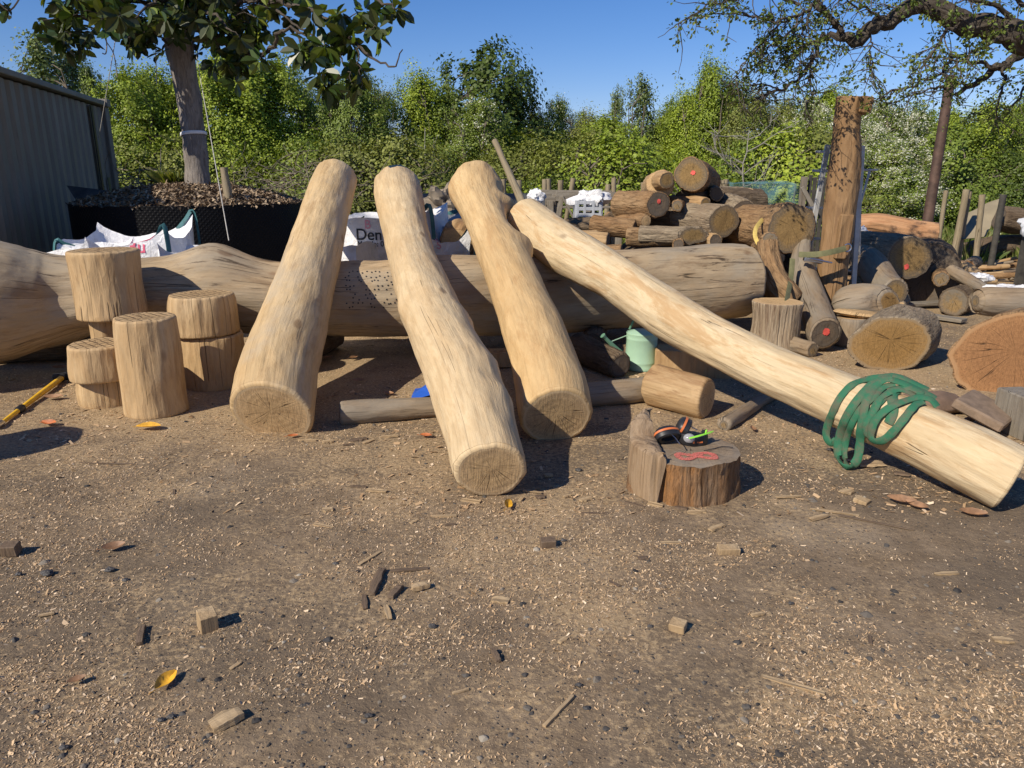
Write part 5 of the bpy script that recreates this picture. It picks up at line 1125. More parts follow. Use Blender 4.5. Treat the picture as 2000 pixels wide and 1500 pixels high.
bulk_bag('bright white bag with faded print right of the crooked log', (bx(862, 7.1), 7.1, 0), (.5, .6, .90), .2, peaks=(.0, .15, .0, .0), sag=.12, seed=5, straps=((1, .02),), texts=(('S', .1, .35, .8, 'print_pink'),), crush=.1)
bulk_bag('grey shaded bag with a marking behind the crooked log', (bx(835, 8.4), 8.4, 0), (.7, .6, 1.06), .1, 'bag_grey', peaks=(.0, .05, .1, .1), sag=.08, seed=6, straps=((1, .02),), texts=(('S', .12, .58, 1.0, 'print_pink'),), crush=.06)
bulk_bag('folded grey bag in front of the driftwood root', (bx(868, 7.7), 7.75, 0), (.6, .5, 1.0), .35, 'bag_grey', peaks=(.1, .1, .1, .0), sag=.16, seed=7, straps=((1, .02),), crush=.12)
bulk_bag('white bag slumped behind the golden leaning log', (bx(682, 7.0), 7.05, 0), (.4, .5, .82), -.3, peaks=(.1, .0, .0, .0), sag=.1, seed=8, straps=(), crush=.08)
# driftwood root, brown chunk
blob('driftwood_root', 'knobbly bleached root lump behind the grey bags', 'root', P(868, 402, 8.6), (.24, .2, .2), 'twig', 5, .9, nz=4)
a = P(895, 462, 7.2); ws = [[a.x - .02, 7.1, a.z - .05, .16], [a.x + .02, 7.3, a.z, .17], [a.x + .06, 7.6, a.z - .1, .15]]
make_log('pile_log', 'brown furry-barked log between crooked and tan logs', 'log', ws, 'chunk', 'end_fresh', seed=110, rough=.12)
ws = [[a.x - .1, 7.25, .35, .25], [a.x + .0, 7.5, .35, .25], [a.x + .2, 8.1, .35, .25]]
make_log('pile_log', 'thick dark log hidden under the furry-barked log', 'log', ws, 'bark_c', 'end_dark', seed=111)
# ------------------------------------------------------------------ middle distance: panel, trestle, posts, crate
q = P(860, 378, 10.6); mb = MB(); mb.box((q.x + .5, 10.6, q.z / 2), (1.9, .05, q.z), Matrix.Rotation(.05, 3, 'Z'), .004); tag(mb.build('grey_sheet', M['greypanel'], smooth=False), 'dark grey upright sheet behind the bags', 'panel')
def plank_pole():
    a, b = P(966, 275, 7.5), P(1016, 388, 6.9); d = (b - a); b2 = b + d.normalized() * .3
    ws = [[*a, .028], [*a.lerp(b2, .5), .034], [*b2, .04]]; make_log('leaning_pole', 'thin brown pole leaning behind the tan log\'s top', 'pole', ws, 'fence_wood', 'end_grey', body='shaft', seed=7, seg=10, chamfer=.003)
plank_pole()
def trestle():
    Y = 11.0; a = P(1085, 383, Y); b = P(1212, 385, Y); t = thing('timber_bay', 'grey timber storage bay with crossed braces behind the heap', 'bay', ((a.x + b.x) / 2, Y, 0)); mb = MB()
    mb.bar(a, b, .07, .14, .006); mb.build('top_rail', M['plank'], t); mb = MB(); mb.bar(a + Vector((-.35, 1.0, 0)), b + Vector((.0, 1.0, 0)), .07, .14, .006); mb.build('top_rail', M['plank'], t)
    for x in (0, .5, 1):
        p = a.lerp(b, x); mb = MB(); mb.bar(p + Vector((0, .05, .03)), Vector((p.x, Y + .05, 0)), .09, .09, .006); mb.build('leg', M['plank'], t)
    for x0, x1 in ((.1, .0), (.1, .4)):
        mb = MB(); mb.bar(a.lerp(b, x0) + Vector((0, -.03, .0)), a.lerp(b, x1) + Vector((.0, -.03, -.5)), .07, .03, .004); mb.build('brace', M['plank'], t)
    for z in (.2, .45, .7, .95):
        mb = MB(); mb.bar(Vector((a.x, Y + .98, z)), Vector((b.x, Y + .98, z)), .2, .03, .004, (0, 0, 1)); mb.build('back_board', M['plank'], t)
    mb = MB(); p = P(1000, 393, Y); mb.bar(p, P(1085, 392, Y), .05, .12, .005); mb.bar(P(1075, 392, Y), Vector((P(1075, 392, Y).x, Y, 0)), .09, .09); mb.build('side_rail', M['plank'], t)
trestle()
PG = 'weathered fence posts in the far row'
for lab, a, b in (('leftmost pair post showing beside the tan log', (983, 350), (985, 400)), ('second pair post showing beside the tan log', (1014, 352), (1014, 400)), ('post left in the close pair behind the slanting log', (1064, 350), (1064, 400)), ('post right in the close pair behind the slanting log', (1071, 349), (1072, 400)),
                 ('lone short pale post rising over the bay\'s left corner', (1095, 352), (1094, 400)), ('crooked post leaning right above the bay', (1120, 348), (1111, 400)), ('shorter grey post beside the tall one over the bay', (1188, 360), (1186, 400)), ('tallest post over the bay\'s right end', (1199, 347), (1198, 400)), ('slim post between the bay and the heap', (1256, 356), (1256, 400)),
                 ('post tip showing right of the topmost log', (1412, 352), (1412, 400)), ('twin post tip right of the topmost log', (1418, 350), (1418, 400))):
    post(lab, a, b, 12.6, .042, group=PG)
def crate():
    c = P(1148, 412, 8.9); t = thing('plastic_crate', 'grey slotted plastic crate behind the slanting log', 'crate', (c.x, c.y, c.z - .12)); mb = MB()
    for s_ in (-1, 1):
        mb.box(c + Vector((s_ * .15, 0, 0)), (.02, .28, .25), None, .004)
    for z in (-.11, -.04, .03, .10): 
        mb.box(c + Vector((0, -.14, z)), (.30, .015, .04), None, .003); mb.box(c + Vector((0, .14, z)), (.30, .015, .04), None, .003)
    for x in (-.13, -.05, .05, .13): mb.box(c + Vector((x, -.141, 0)), (.03, .016, .25), None, .003)
    mb.box(c + Vector((0, 0, -.115)), (.30, .28, .02)); mb.build('shell', M['whiteplastic'], t)
    mb = MB(); mb.box((c.x, c.y, (c.z - .13) / 2), (.5, .5, c.z - .13), None, .02); tag(mb.build('crate_stand', M['darkpost'], smooth=False), 'dark stand under the grey slotted crate', 'stand')
    blob('bin_liner', 'crumpled white plastic sack stuffed on the grey crate', 'sack', c + Vector((.02, 0, .14)), (.20, .15, .11), 'bag', 2, .7)
    blob('bin_liner', 'white cloth tuft showing left of the fence post pair', 'sack', P(1046, 386, 9.5), (.10, .08, .09), 'bag', 4, .6)
crate()
# netting cage
def netting():
    Y = 12.0; a = P(1425, 358, Y); b = P(1568, 352, Y); t = thing('netting_cage', 'teal netting draped over a low cage behind the heap', 'netting', ((a.x + b.x) / 2, Y, 0)); V = []; nx_, nz_ = 30, 16
    for j in range(nz_ + 1):
        for i in range(nx_ + 1):
            u, v = i / nx_, j / nz_; x = ease(a.x, b.x, u); z = a.z * v + .03 * noise.noise(Vector((u * 6, v * 3, 0))) * v + (.04 * math.sin(u * PI) if j == nz_ else 0); V.append((x, Y + .12 * noise.noise(Vector((u * 7, v * 5, 3))) + .25 * (1 - v), z))
    mb = MB(); mb.add(V, [(j * (nx_ + 1) + i, j * (nx_ + 1) + i + 1, (j + 1) * (nx_ + 1) + i + 1, (j + 1) * (nx_ + 1) + i) for j in range(nz_) for i in range(nx_)]); mb.build('net', M['net'], t)
    V = []
    for j in range(5):
        for i in range(nx_ + 1):
            u = i / nx_; V.append((ease(a.x, b.x, u), Y + j * .3, a.z + .04 * noise.noise(Vector((u * 6, j, 1)))))
    mb = MB(); mb.add(V, [(j * (nx_ + 1) + i, j * (nx_ + 1) + i + 1, (j + 1) * (nx_ + 1) + i + 1, (j + 1) * (nx_ + 1) + i) for j in range(4) for i in range(nx_)]); mb.build('net', M['net'], t)
    for u in (0, .5, 1):
        mb = MB(); x = ease(a.x, b.x, u); mb.tube([Vector((x, Y + .3, 0)), Vector((x, Y + .3, a.z - .02))], .015, 6); mb.build('cage_pole', M['fence_wood'], t)
netting()
def dark_fence():
    Y = 11.4; t = thing('picket_panel', 'dark picket fence panel with pale diagonal brace behind the ladder', 'fence', (P(1590, 400, Y).x, Y, 0)); top = P(1590, 346, Y).z
    for k, x in enumerate(range(1574, 1640, 9)):
        q = P(x, 350, Y); mb = MB(); mb.bar((q.x, Y, .05), (q.x, Y, top + .03 * (k % 2)), .055, .02, .003, (0, 1, 0)); mb.build('picket', M['darkpost'], t)
    for z in (.35, top - .2): mb = MB(); mb.bar((P(1570, 350, Y).x, Y + .03, z), (P(1640, 350, Y).x, Y + .03, z), .07, .03, .003); mb.build('rail', M['darkpost'], t)
    mb = MB(); mb.bar(P(1567, 365, Y - .1), P(1592, 412, Y - .1), .06, .03, .003, (0, 1, 0)); mb.build('brace', M['plank'], t)
    mb = MB(); q = P(1570, 345, Y); mb.bar((q.x, Y - .03, 0), (q.x, Y - .03, q.z), .08, .08, .004); mb.build('gate_post', M['plank'], t)
dark_fence()
# rusty pipe, right fence posts
def pipe():
    a, b = P(1857, 150, 11.5), P(1811, 437, 10.8); d = b - a; e = a + d * ((a.z) / (a.z - b.z)); t = thing('rusty_pipe', 'tall leaning rusty pipe with bolt holes right of the blossom', 'pipe', (e.x, e.y, 0))
    mb = MB(); mb.tube([a, a.lerp(e, .5), e], [.068, .07, .074], 18); mb.build('tube', M['rust'], t)
    for u in (.095, .20):
        p = a.lerp(e, u) + Vector((-.0, -.069, .0)); mb = MB(); mb.lathe(p, [(.0, .002), (.018, .002), (.018, -.004)], 14, Matrix.Rotation(PI / 2, 3, 'X')); mb.build('bolt_hole', M['black'], t)
pipe()
for lab, a, b, Y_, r_ in (('slim pale fence post just right of the rusty pipe', (1848, 372), (1838, 440), 12.5, .035), ('thick pale fence post left in the near pair', (1888, 370), (1863, 500), 11.5, .05), ('thinner fence post behind the thick pale one', (1893, 374), (1872, 500), 11.7, .04),
                          ('pale fence post standing before the olive canvas', (1919, 380), (1905, 513), 11.2, .042), ('dark fence post right of the olive canvas', (1960, 380), (1936, 512), 11.2, .045)):
    post(lab, a, b, Y_, r_, 'darkpost' if 'dark' in lab else 'fence_wood', group='fence posts on the right')
q = [P(1882, 418, 12.2), P(1956, 386, 12.2), P(1926, 462, 11.6), P(1880, 468, 11.6)]; V = []
for j in range(13):
    for i in range(13):
        u, v = i / 12, j / 12; p = (q[0].lerp(q[1], u)).lerp(q[3].lerp(q[2], u), v); V.append(p + Vector((0, .05 * noise.noise(p * 4), .03 * noise.noise(p * 3))))
mb = MB(); f = [(j * 13 + i, j * 13 + i + 1, (j + 1) * 13 + i + 1, (j + 1) * 13 + i) for j in range(12) for i in range(12)]; mb.add(V, f); mb.add([v + Vector((0, .02, -.01)) for v in V], [x[::-1] for x in f]); tag(mb.build('canvas_sheet', M['tarp_olive']), 'olive canvas sheet stretched at a slant among the right posts', 'canvas')
ws = fill_depth([(1950, 425, 44, 12.6), (1990, 432, 50, 12.6), (2060, 440, 50, 12.5)])
make_log('pile_log', 'dark furrowed log at the right edge behind the canvas', 'log', ws, 'bark_c', 'end_dark', seed=120, rough=.12)
ws = fill_depth([(1880, 490, 30, 12.9), (1950, 480, 40, 12.9), (2040, 480, 40, 12.8)])
make_log('pile_log', 'dark low log lying under the olive canvas', 'log', ws, 'bark_c', 'end_dark', seed=121, rough=.12)
g = G(1995, 560); t = thing('wrapped_stack', 'dark post stack under torn clear plastic at the right edge', 'stack', (g.x, g.y, 0)); mb = MB()
mb.box((g.x + .12, g.y, .45), (.28, .3, .9), None, .01); mb.build('posts', M['darkpost'], t); blob('plastic_wrap', '', '', (g.x + .12, g.y - .02, .78), (.22, .2, .2), 'whiteplastic', 6, .8, parent=t)
for lab, x, y, Y_, s_ in (('white plastic sack on the ground beyond the bleached branch', 1912, 545, 8.4, (.13, .1, .07)), ('white sack scrap lying above the grey-tan log', 1965, 562, 7.6, (.16, .1, .035)), ('white sack behind the ladder\'s right stile', 1680, 468, 8.8, (.13, .1, .11)), ('white sack scrap at the far right edge', 1990, 566, 7.3, (.14, .1, .04))):
    blob('plastic_sack', lab, 'sack', P(x, y, Y_), s_, 'bag', x, .6)
# scattered rubble of branches among right heap
for k in range(26):
    x = random.uniform(1840, 2010); y = random.uniform(505, 560); c = G(x, y); L_ = random.uniform(.3, .8); a = random.uniform(-.6, .6); r_ = random.uniform(.02, .05)
    ws = [[c.x, c.y, r_ + .02, r_], [c.x + L_ * math.cos(a), c.y + L_ * math.sin(a), r_ + random.uniform(0, .15), r_ * .8]]
    make_log('branch_piece', 'broken branch piece strewn on the ground near the right posts', 'branch', ws, random.choice(('grey_log', 'chunk', 'bark_a')), 'end_grey', seed=130 + k, seg=10, step=.12, group='broken branches near the right posts')
# ------------------------------------------------------------------ trees of the hedge
def crown_proto(seed, H, W, clumps, per, leaf, prof, mat, bm='bark_far', blossom=0, stems=3, clump_r=.30, zmin=.04, sub=None):
    rs = np.random.default_rng(seed); random.seed(seed); t = thing('hedge_tree', 'x', 'tree')
    stem = []; mb = MB()
    for s_ in range(stems):
        a = 2 * PI * s_ / stems + rs.uniform(-.5, .5); p = Vector((math.cos(a) * .08, math.sin(a) * .08, 0)); pts = [p.copy()]; d = Vector((math.cos(a) * W / H * .55 * (stems > 1), math.sin(a) * W / H * .55 * (stems > 1), 1)); k = 9
        for i in range(k): p = p + d.normalized() * (H * .88 / k) + Vector((rs.normal(0, .05), rs.normal(0, .05), 0)); pts.append(p.copy())
        mb.tube(pts, [.055 * H / 4 * (1 - i / (k + 1.5)) + .006 for i in range(k + 1)], 7); stem += pts[1:]
    S_ = np.array([list(p) for p in stem]); C = []; sh = []
    for _ in range(clumps):
        z = rs.uniform(zmin, 1); rmax = W * prof(z); a = rs.uniform(0, 2 * PI); r = rmax * (rs.uniform(.12, 1) ** .42) * (1 + .25 * math.sin(a * 3 + seed) + .15 * math.sin(a * 7 + z * 9)); zz = z * H * (1 + .10 * math.sin(a * 2 + seed * 1.7) + rs.normal(0, .04)); c = np.array([math.cos(a) * r, math.sin(a) * r, zz]); C.append(c)
        dd = np.linalg.norm(S_ - c - np.array([0, 0, -.25]), axis=1); q = S_[dd.argmin()]
        if rs.uniform() < .6: mb.tube([Vector(q), Vector((q + c) / 2 + np.array([0, 0, .06])), Vector(c)], [.016, .010, .005], 4, cap=False)
    for _ in range(max(4, clumps // 26)):            # leading shoots that break the outline
        a = rs.uniform(0, 2 * PI); r = W * rs.uniform(0, .75); z0 = H * (.97 - .3 * (r / W) ** 2); L_ = rs.uniform(.25, .7) * H / 4; k_ = 5
        q0 = np.array([math.cos(a) * r, math.sin(a) * r, z0 - .25]); q1 = q0 + np.array([rs.normal(0, .12), rs.normal(0, .12), L_ + .25])
        mb.tube([Vector(q0), Vector(q1)], [.010, .003], 4, cap=False)
        for j in range(k_): C.append(q0 + (q1 - q0) * (j + .5) / k_ + rs.normal(0, .03, 3)); sh.append(len(C) - 1)
    mb.build('trunk', M[bm], t)
    C = np.array(C); clumps = len(C); n_ = clumps * per; cs_ = rs.uniform(.55, 1.5, clumps); cs_[sh] = .5; cc = np.repeat(C, per, 0) + rs.normal(0, 1, (n_, 3)) * np.array([clump_r, clump_r, clump_r * .8]) * .55 * np.repeat(cs_, per)[:, None]
    cc[:, 2] = np.maximum(cc[:, 2], .02)
    d = rs.normal(0, 1, (n_, 3)); d[:, 2] -= .2; nn = rs.normal(0, .55, (n_, 3)); nn[:, 2] += .8; nn[:, :2] += cc[:, :2] / W * 1.9; nn /= np.linalg.norm(nn, axis=1)[:, None]; d -= nn * (d * nn).sum(1)[:, None] * .85
    d /= np.linalg.norm(d, axis=1)[:, None]; s = np.cross(d, nn); s /= np.linalg.norm(s, axis=1)[:, None] + 1e-9
    L_ = leaf * rs.uniform(.6, 1.3, n_)[:, None]; V = np.stack([cc, cc + d * L_ * .5 + s * L_ * .33, cc + d * L_, cc + d * L_ * .5 - s * L_ * .33], 1).reshape(-1, 3)
    ct = np.repeat(rs.uniform(0, 1, clumps), per); tint = np.clip(.55 * ct + .45 * rs.uniform(0, 1, n_), 0, 1); fast_mesh('crown', V, 4, M[mat], t, tint)
    if blossom:
        ob = []; 
        for _ in range(blossom):
            c = C[rs.integers(len(C))]; k = 26; q = c * np.array([1.06, 1.06, 1.0]) + rs.normal(0, .085, (k, 3)); ob.append(q)
        q = np.concatenate(ob); n2 = len(q); d = rs.normal(0, 1, (n2, 3)); d /= np.linalg.norm(d, axis=1)[:, None]; nn = rs.normal(0, 1, (n2, 3)); s = np.cross(d, nn); s /= np.linalg.norm(s, axis=1)[:, None]; L_ = .045 * rs.uniform(.7, 1.4, n2)[:, None]
        V = np.stack([q, q + d * L_ * .5 + s * L_ * .5, q + d * L_, q + d * L_ * .5 - s * L_ * .5], 1).reshape(-1, 3); fast_mesh('blossom', V, 4, M['blossom'], t, rs.uniform(0, 1, n2))
    t['H'] = H; t['W'] = W; return t
dome = lambda z: max(.05, (1 - max(0, z - .45) ** 2 / .32)) * (.75 + .25 * min(1, z * 4))
cone = lambda z: max(.06, 1.05 - z) * (.6 + .4 * min(1, z * 5))
spire = lambda z: (.95 - .75 * z if z > .3 else .75)
protos = {'bright': crown_proto(1, 4, 1.35, 430, 70, .066, dome, 'hedge_bright'), 'bright2': crown_proto(2, 4, 1.2, 400, 70, .062, spire, 'hedge_bright', stems=4),
          'mid': crown_proto(3, 4, 1.5, 430, 70, .062, dome, 'hedge_mid'), 'dark': crown_proto(4, 4, 1.4, 340, 64, .072, dome, 'hedge_dark', stems=2),
          'olive': crown_proto(5, 4, 1.5, 360, 64, .055, dome, 'hedge_olive', stems=4), 'may': crown_proto(6, 4, 1.5, 380, 60, .062, dome, 'hedge_mid', blossom=900), 'may2': crown_proto(7, 4, 1.4, 360, 60, .062, dome, 'hedge_mid', blossom=110),
          'blue': crown_proto(8, 4, 1.0, 150, 46, .08, spire, 'hedge_blue', stems=4), 'oaky': crown_proto(9, 4, 1.3, 170, 60, .10, lambda z: .15 + (.9 if z > .45 else .3) * (1 - max(0, z - .75) ** 2 * 10), 'hedge_dark', stems=2, clump_r=.3), 'bush': crown_proto(10, 2, 1.3, 200, 64, .06, dome, 'hedge_mid', stems=4), 'busho': crown_proto(12, 2, 1.3, 170, 44, .065, dome, 'hedge_olive', stems=4), 'bushb': crown_proto(13, 2, 1.3, 170, 44, .07, dome, 'hedge_bright', stems=4), 'bushd': crown_proto(11, 2, 1.3, 200, 64, .06, dome, 'hedge_dark', stems=4)}
used = set()
def copy_tree(o, parent=None):
    c = o.copy(); COL.objects.link(c); c.parent = parent
    for ch in o.children: copy_tree(ch, c)
    return c
def plant(kind, px, ytop, Y, label, wsc=1.0, name='hedge_tree', cat='tree', group='trees of the hedge'):
    p = protos[kind]; top = P(px, ytop, Y); o = p if kind not in used else copy_tree(p); used.add(kind)
    s_ = top.z / p['H']; o.location = (top.x, Y, 0); o.rotation_euler = (0, 0, random.uniform(0, 6.28)); k = wsc * (s_ if s_ > .7 else (.4 + .6 * s_)); o.scale = (k, k, s_)
    o.name = name; o['label'] = label; o['category'] = cat; o['group'] = group; return o
random.seed(5)
T_ = [('blue', 75, 95, 24, 'wispy grey-green willow rising behind the container', 1.0), ('blue', 135, 120, 25, 'wispy willow right of the other above the container roof', .9), ('dark', 175, 160, 23, 'dark narrow tree at the container\'s far corner', .5),
      ('bright', 245, 170, 17, 'bright spring bush beside the container corner', 1.0), ('bright2', 300, 165, 18, 'bright green tree left behind the magnolia trunk', 1.1), ('bright', 355, 178, 18.5, 'green tree hidden behind the magnolia trunk', 1.0),
      ('bright', 425, 145, 17.5, 'bright tree just right of the magnolia trunk', 1.0), ('bright2', 480, 135, 18, 'tallest bright tree of the left hedge', 1.2), ('bright', 545, 150, 18.5, 'bright rounded tree right of the tallest left one', .9), ('blue', 600, 185, 20, 'thin see-through sapling between two green trees', .6),
      ('mid', 640, 195, 19, 'mid green tree above the golden leaning log', .9), ('mid', 700, 165, 19, 'leafy tree under the hanging magnolia sprays', .9), ('olive', 745, 200, 20, 'olive toned tree above the crooked log', .8),
      ('bright2', 820, 172, 20, 'yellow-green tree between crooked and tan logs', .95), ('mid', 870, 200, 20.5, 'green tree left of the tall dark one', .9), ('oaky', 945, 130, 21.5, 'tall dark oak-like tree standing above the hedge at centre', 1.15), ('oaky', 1000, 185, 22, 'lower dark shoulder tree beside the tall oak-like one', .7),
      ('may2', 930, 215, 19.5, 'hawthorn flecked with blossom below the tall dark tree', 1.0), ('olive', 1045, 238, 22, 'low olive tree in the hedge dip', 1.0), ('may2', 1095, 215, 22, 'small-crowned hawthorn in the hedge dip', .7), ('olive', 1150, 238, 22, 'olive green bushy tree above the timber bay', 1.1),
      ('blue', 1205, 195, 22.5, 'thin dark-tipped sapling left of the feathery one', .5), ('blue', 1255, 175, 22, 'feathery sapling poking above the hedge', .8), ('bright', 1180, 250, 21, 'yellow-green tree behind the bay', 1.2), ('mid', 1300, 230, 22, 'mid green tree left of the log heap top', 1.0),
      ('bright2', 1340, 205, 21, 'pointed bright tree over the log heap', .9), ('bright2', 1388, 152, 21, 'tallest pointed bright tree over the log heap', .8), ('bright', 1425, 195, 21.5, 'bright tree right of the tallest pointed one', .8), ('olive', 1470, 205, 20, 'olive tree behind the bare white branches', 1.1), ('olive', 1530, 215, 21, 'olive tree above the netting', 1.0),
      ('may', 1585, 225, 20, 'blossoming hawthorn left of the hewn post', .9), ('bright', 1620, 200, 22, 'green tree behind the hewn post', 1.0), ('may', 1745, 290, 17.5, 'low hawthorn heavy with white blossom beside the rusty pipe', 1.2), ('may', 1690, 262, 18, 'hawthorn in full flower just right of the ladder', .9), ('may', 1710, 225, 19, 'hawthorn white with blossom right of the hewn post', 1.15), ('may', 1775, 240, 19.5, 'blossoming hawthorn left of the rusty pipe', 1.0),
      ('bright', 1860, 240, 20, 'bright green tree right of the rusty pipe', 1.0), ('mid', 1800, 230, 22, 'mid green tree behind the rusty pipe', 1.0), ('bright2', 1930, 225, 19, 'bright tree over the olive canvas', 1.2), ('mid', 2000, 220, 20, 'green tree at the right edge', 1.2), ('dark', 2060, 200, 22, 'dark tree beyond the right edge', 1.2)]
for kind, x, y, Y_, lab, ws_ in T_: plant(kind, x, y, Y_, lab, ws_)
row2 = ['left end', 'magnolia trunk', 'golden log', 'crooked log', 'tan log', 'timber bay', 'log heap', 'lobed log', 'hewn post', 'rusty pipe', 'right edge']
kk = 0
for x in range(190, 2100, 58):
    kk += 1; plant(random.choice(['mid', 'bright2', 'bright', 'olive', 'may2']), x + random.uniform(-15, 15), random.uniform(255, 290), random.uniform(21, 25), 'green tree deep in the back of the hedge, mostly hidden', 1.25)
for x in range(230, 2060, 62):
    plant(random.choice(['bush', 'busho', 'bushb', 'bushd', 'busho']) if x < 1650 else random.choice(['bushd', 'bush']), x + random.uniform(-18, 18), random.uniform(268, 360), random.uniform(15.5, 19) if x < 1400 else random.uniform(17.5, 19), 'low leafy bush along the foot of the hedge', 1.2, 'bush', 'bush', 'bushes at the foot of the hedge')
# bare pale tree with white branches
def bare_tree(label, px, ybot, ytop, Y, seed, mat, r0, name='bare_tree', n1=9, spread=.9):
    rs = random.Random(seed); a = P(px, ytop, Y); t = thing(name, label, 'tree', (a.x, Y, 0)); mb = MB(); H = a.z
    pts = [Vector((a.x + .04 * rs.gauss(0, 1), Y, H * i / 10)) for i in range(11)]; mb.tube(pts, [r0 * (1 - i / 11) + .006 for i in range(11)], 7); mb.build('trunk', M[mat], t); mb = MB()
    for k in range(n1):
        i = rs.randint(2, 9); p = pts[i].copy(); ang = rs.uniform(-.4, .4) + (0 if rs.random() < .5 else PI); d = Vector((math.cos(ang), math.sin(ang) * .6, rs.uniform(.2, .9))).normalized(); L_ = spread * rs.uniform(.5, 1.1); q = [p.copy()]
        for s_ in range(7): d = (d + Vector((rs.gauss(0, .2), rs.gauss(0, .2), rs.gauss(.03, .15)))).normalized(); p = p + d * L_ / 7; q.append(p.copy())
        mb.tube(q, [r0 * .45 * (1 - j / 8) + .003 for j in range(8)], 5)
        for j in range(2, 7):
            d2 = (d + Vector((rs.gauss(0, .7), rs.gauss(0, .5), rs.gauss(0, .6)))).normalized(); mb.tube([q[j], q[j] + d2 * L_ * .2, q[j] + d2 * L_ * .35 + Vector((0, 0, .05))], [.007, .005, .003], 4)
    mb.build('branches', M[mat], t)
bare_tree('bare pale tree with white twigs in front of the olive tree', 1462, 400, 250, 16.5, 1, 'bark_birch', .022, n1=16, spread=1.3)
bare_tree('thin bare tree by the hedge between crooked and tan logs', 832, 380, 250, 17.5, 2, 'bark_birch', .03, n1=6, spread=.5)
bare_tree('slender twin-stemmed bare sapling behind the crooked log', 790, 380, 262, 17.3, 3, 'bark_birch', .022, n1=5, spread=.4)
# brushwood tangles
def brush(label, px, py, Y, w_, h_, n_, seed):
    rs = random.Random(seed); c = P(px, py, Y); t = MB()
    for _ in range(n_):
        p = Vector((c.x + rs.gauss(0, w_), Y + rs.gauss(0, .4), max(0.02, c.z - h_ + rs.random() * h_ * 1.4))); d = Vector((rs.gauss(0, 1), rs.gauss(0, .6), rs.gauss(.25, .5))).normalized(); L_ = rs.uniform(.3, 1.0); q = [p]
        for s_ in range(4): d = (d + Vector((rs.gauss(0, .25), rs.gauss(0, .25), rs.gauss(-.1, .2)))).normalized(); q.append(q[-1] + d * L_ / 4)
        t.tube(q, [.0075 * rs.uniform(.4, 1.4) * (1 - j / 5.5) for j in range(5)], 4, cap=False)
    tag(t.build('brushwood', M['twig']), label, 'brushwood')
brush('grey tangle of dead twigs right of the planter stake', 560, 350, 14, .55, .6, 170, 1)
brush('bare dead branches beside the container corner', 265, 345, 13, .4, .35, 70, 2)
brush('dead twigs beneath the hedge behind the crooked log', 740, 355, 15, .6, .4, 90, 3)
# long grass at the hedge foot
Vg = []
for _ in range(900):
    x = random.uniform(-9, 15); y = random.uniform(13, 17) if random.random() < .7 else random.uniform(11.5, 14)
    if 1.2 < x < 6 and y < 13: continue
    Vg.append(blades((x, y, 0), 26, random.uniform(.2, .55), .22, .010, .5))
V = np.concatenate(Vg); tag(fast_mesh('grass', V, 4, M['grass'], None, RNG.uniform(0, 1, len(V) // 4)), kind='stuff')
Vg = []
for x, y in ((1880, 508), (1900, 500), (1925, 505), (1865, 498), (1945, 512), (1500, 470)):
    c = G(x, y); 
    for _ in range(10): Vg.append(blades((c.x + random.gauss(0, .2), c.y + random.gauss(0, .25), 0), 30, random.uniform(.1, .28), .15, .012, .8))
V = np.concatenate(Vg); tag(fast_mesh('weeds', V, 4, M['grass'], None, RNG.uniform(0, .7, len(V) // 4)), kind='stuff')
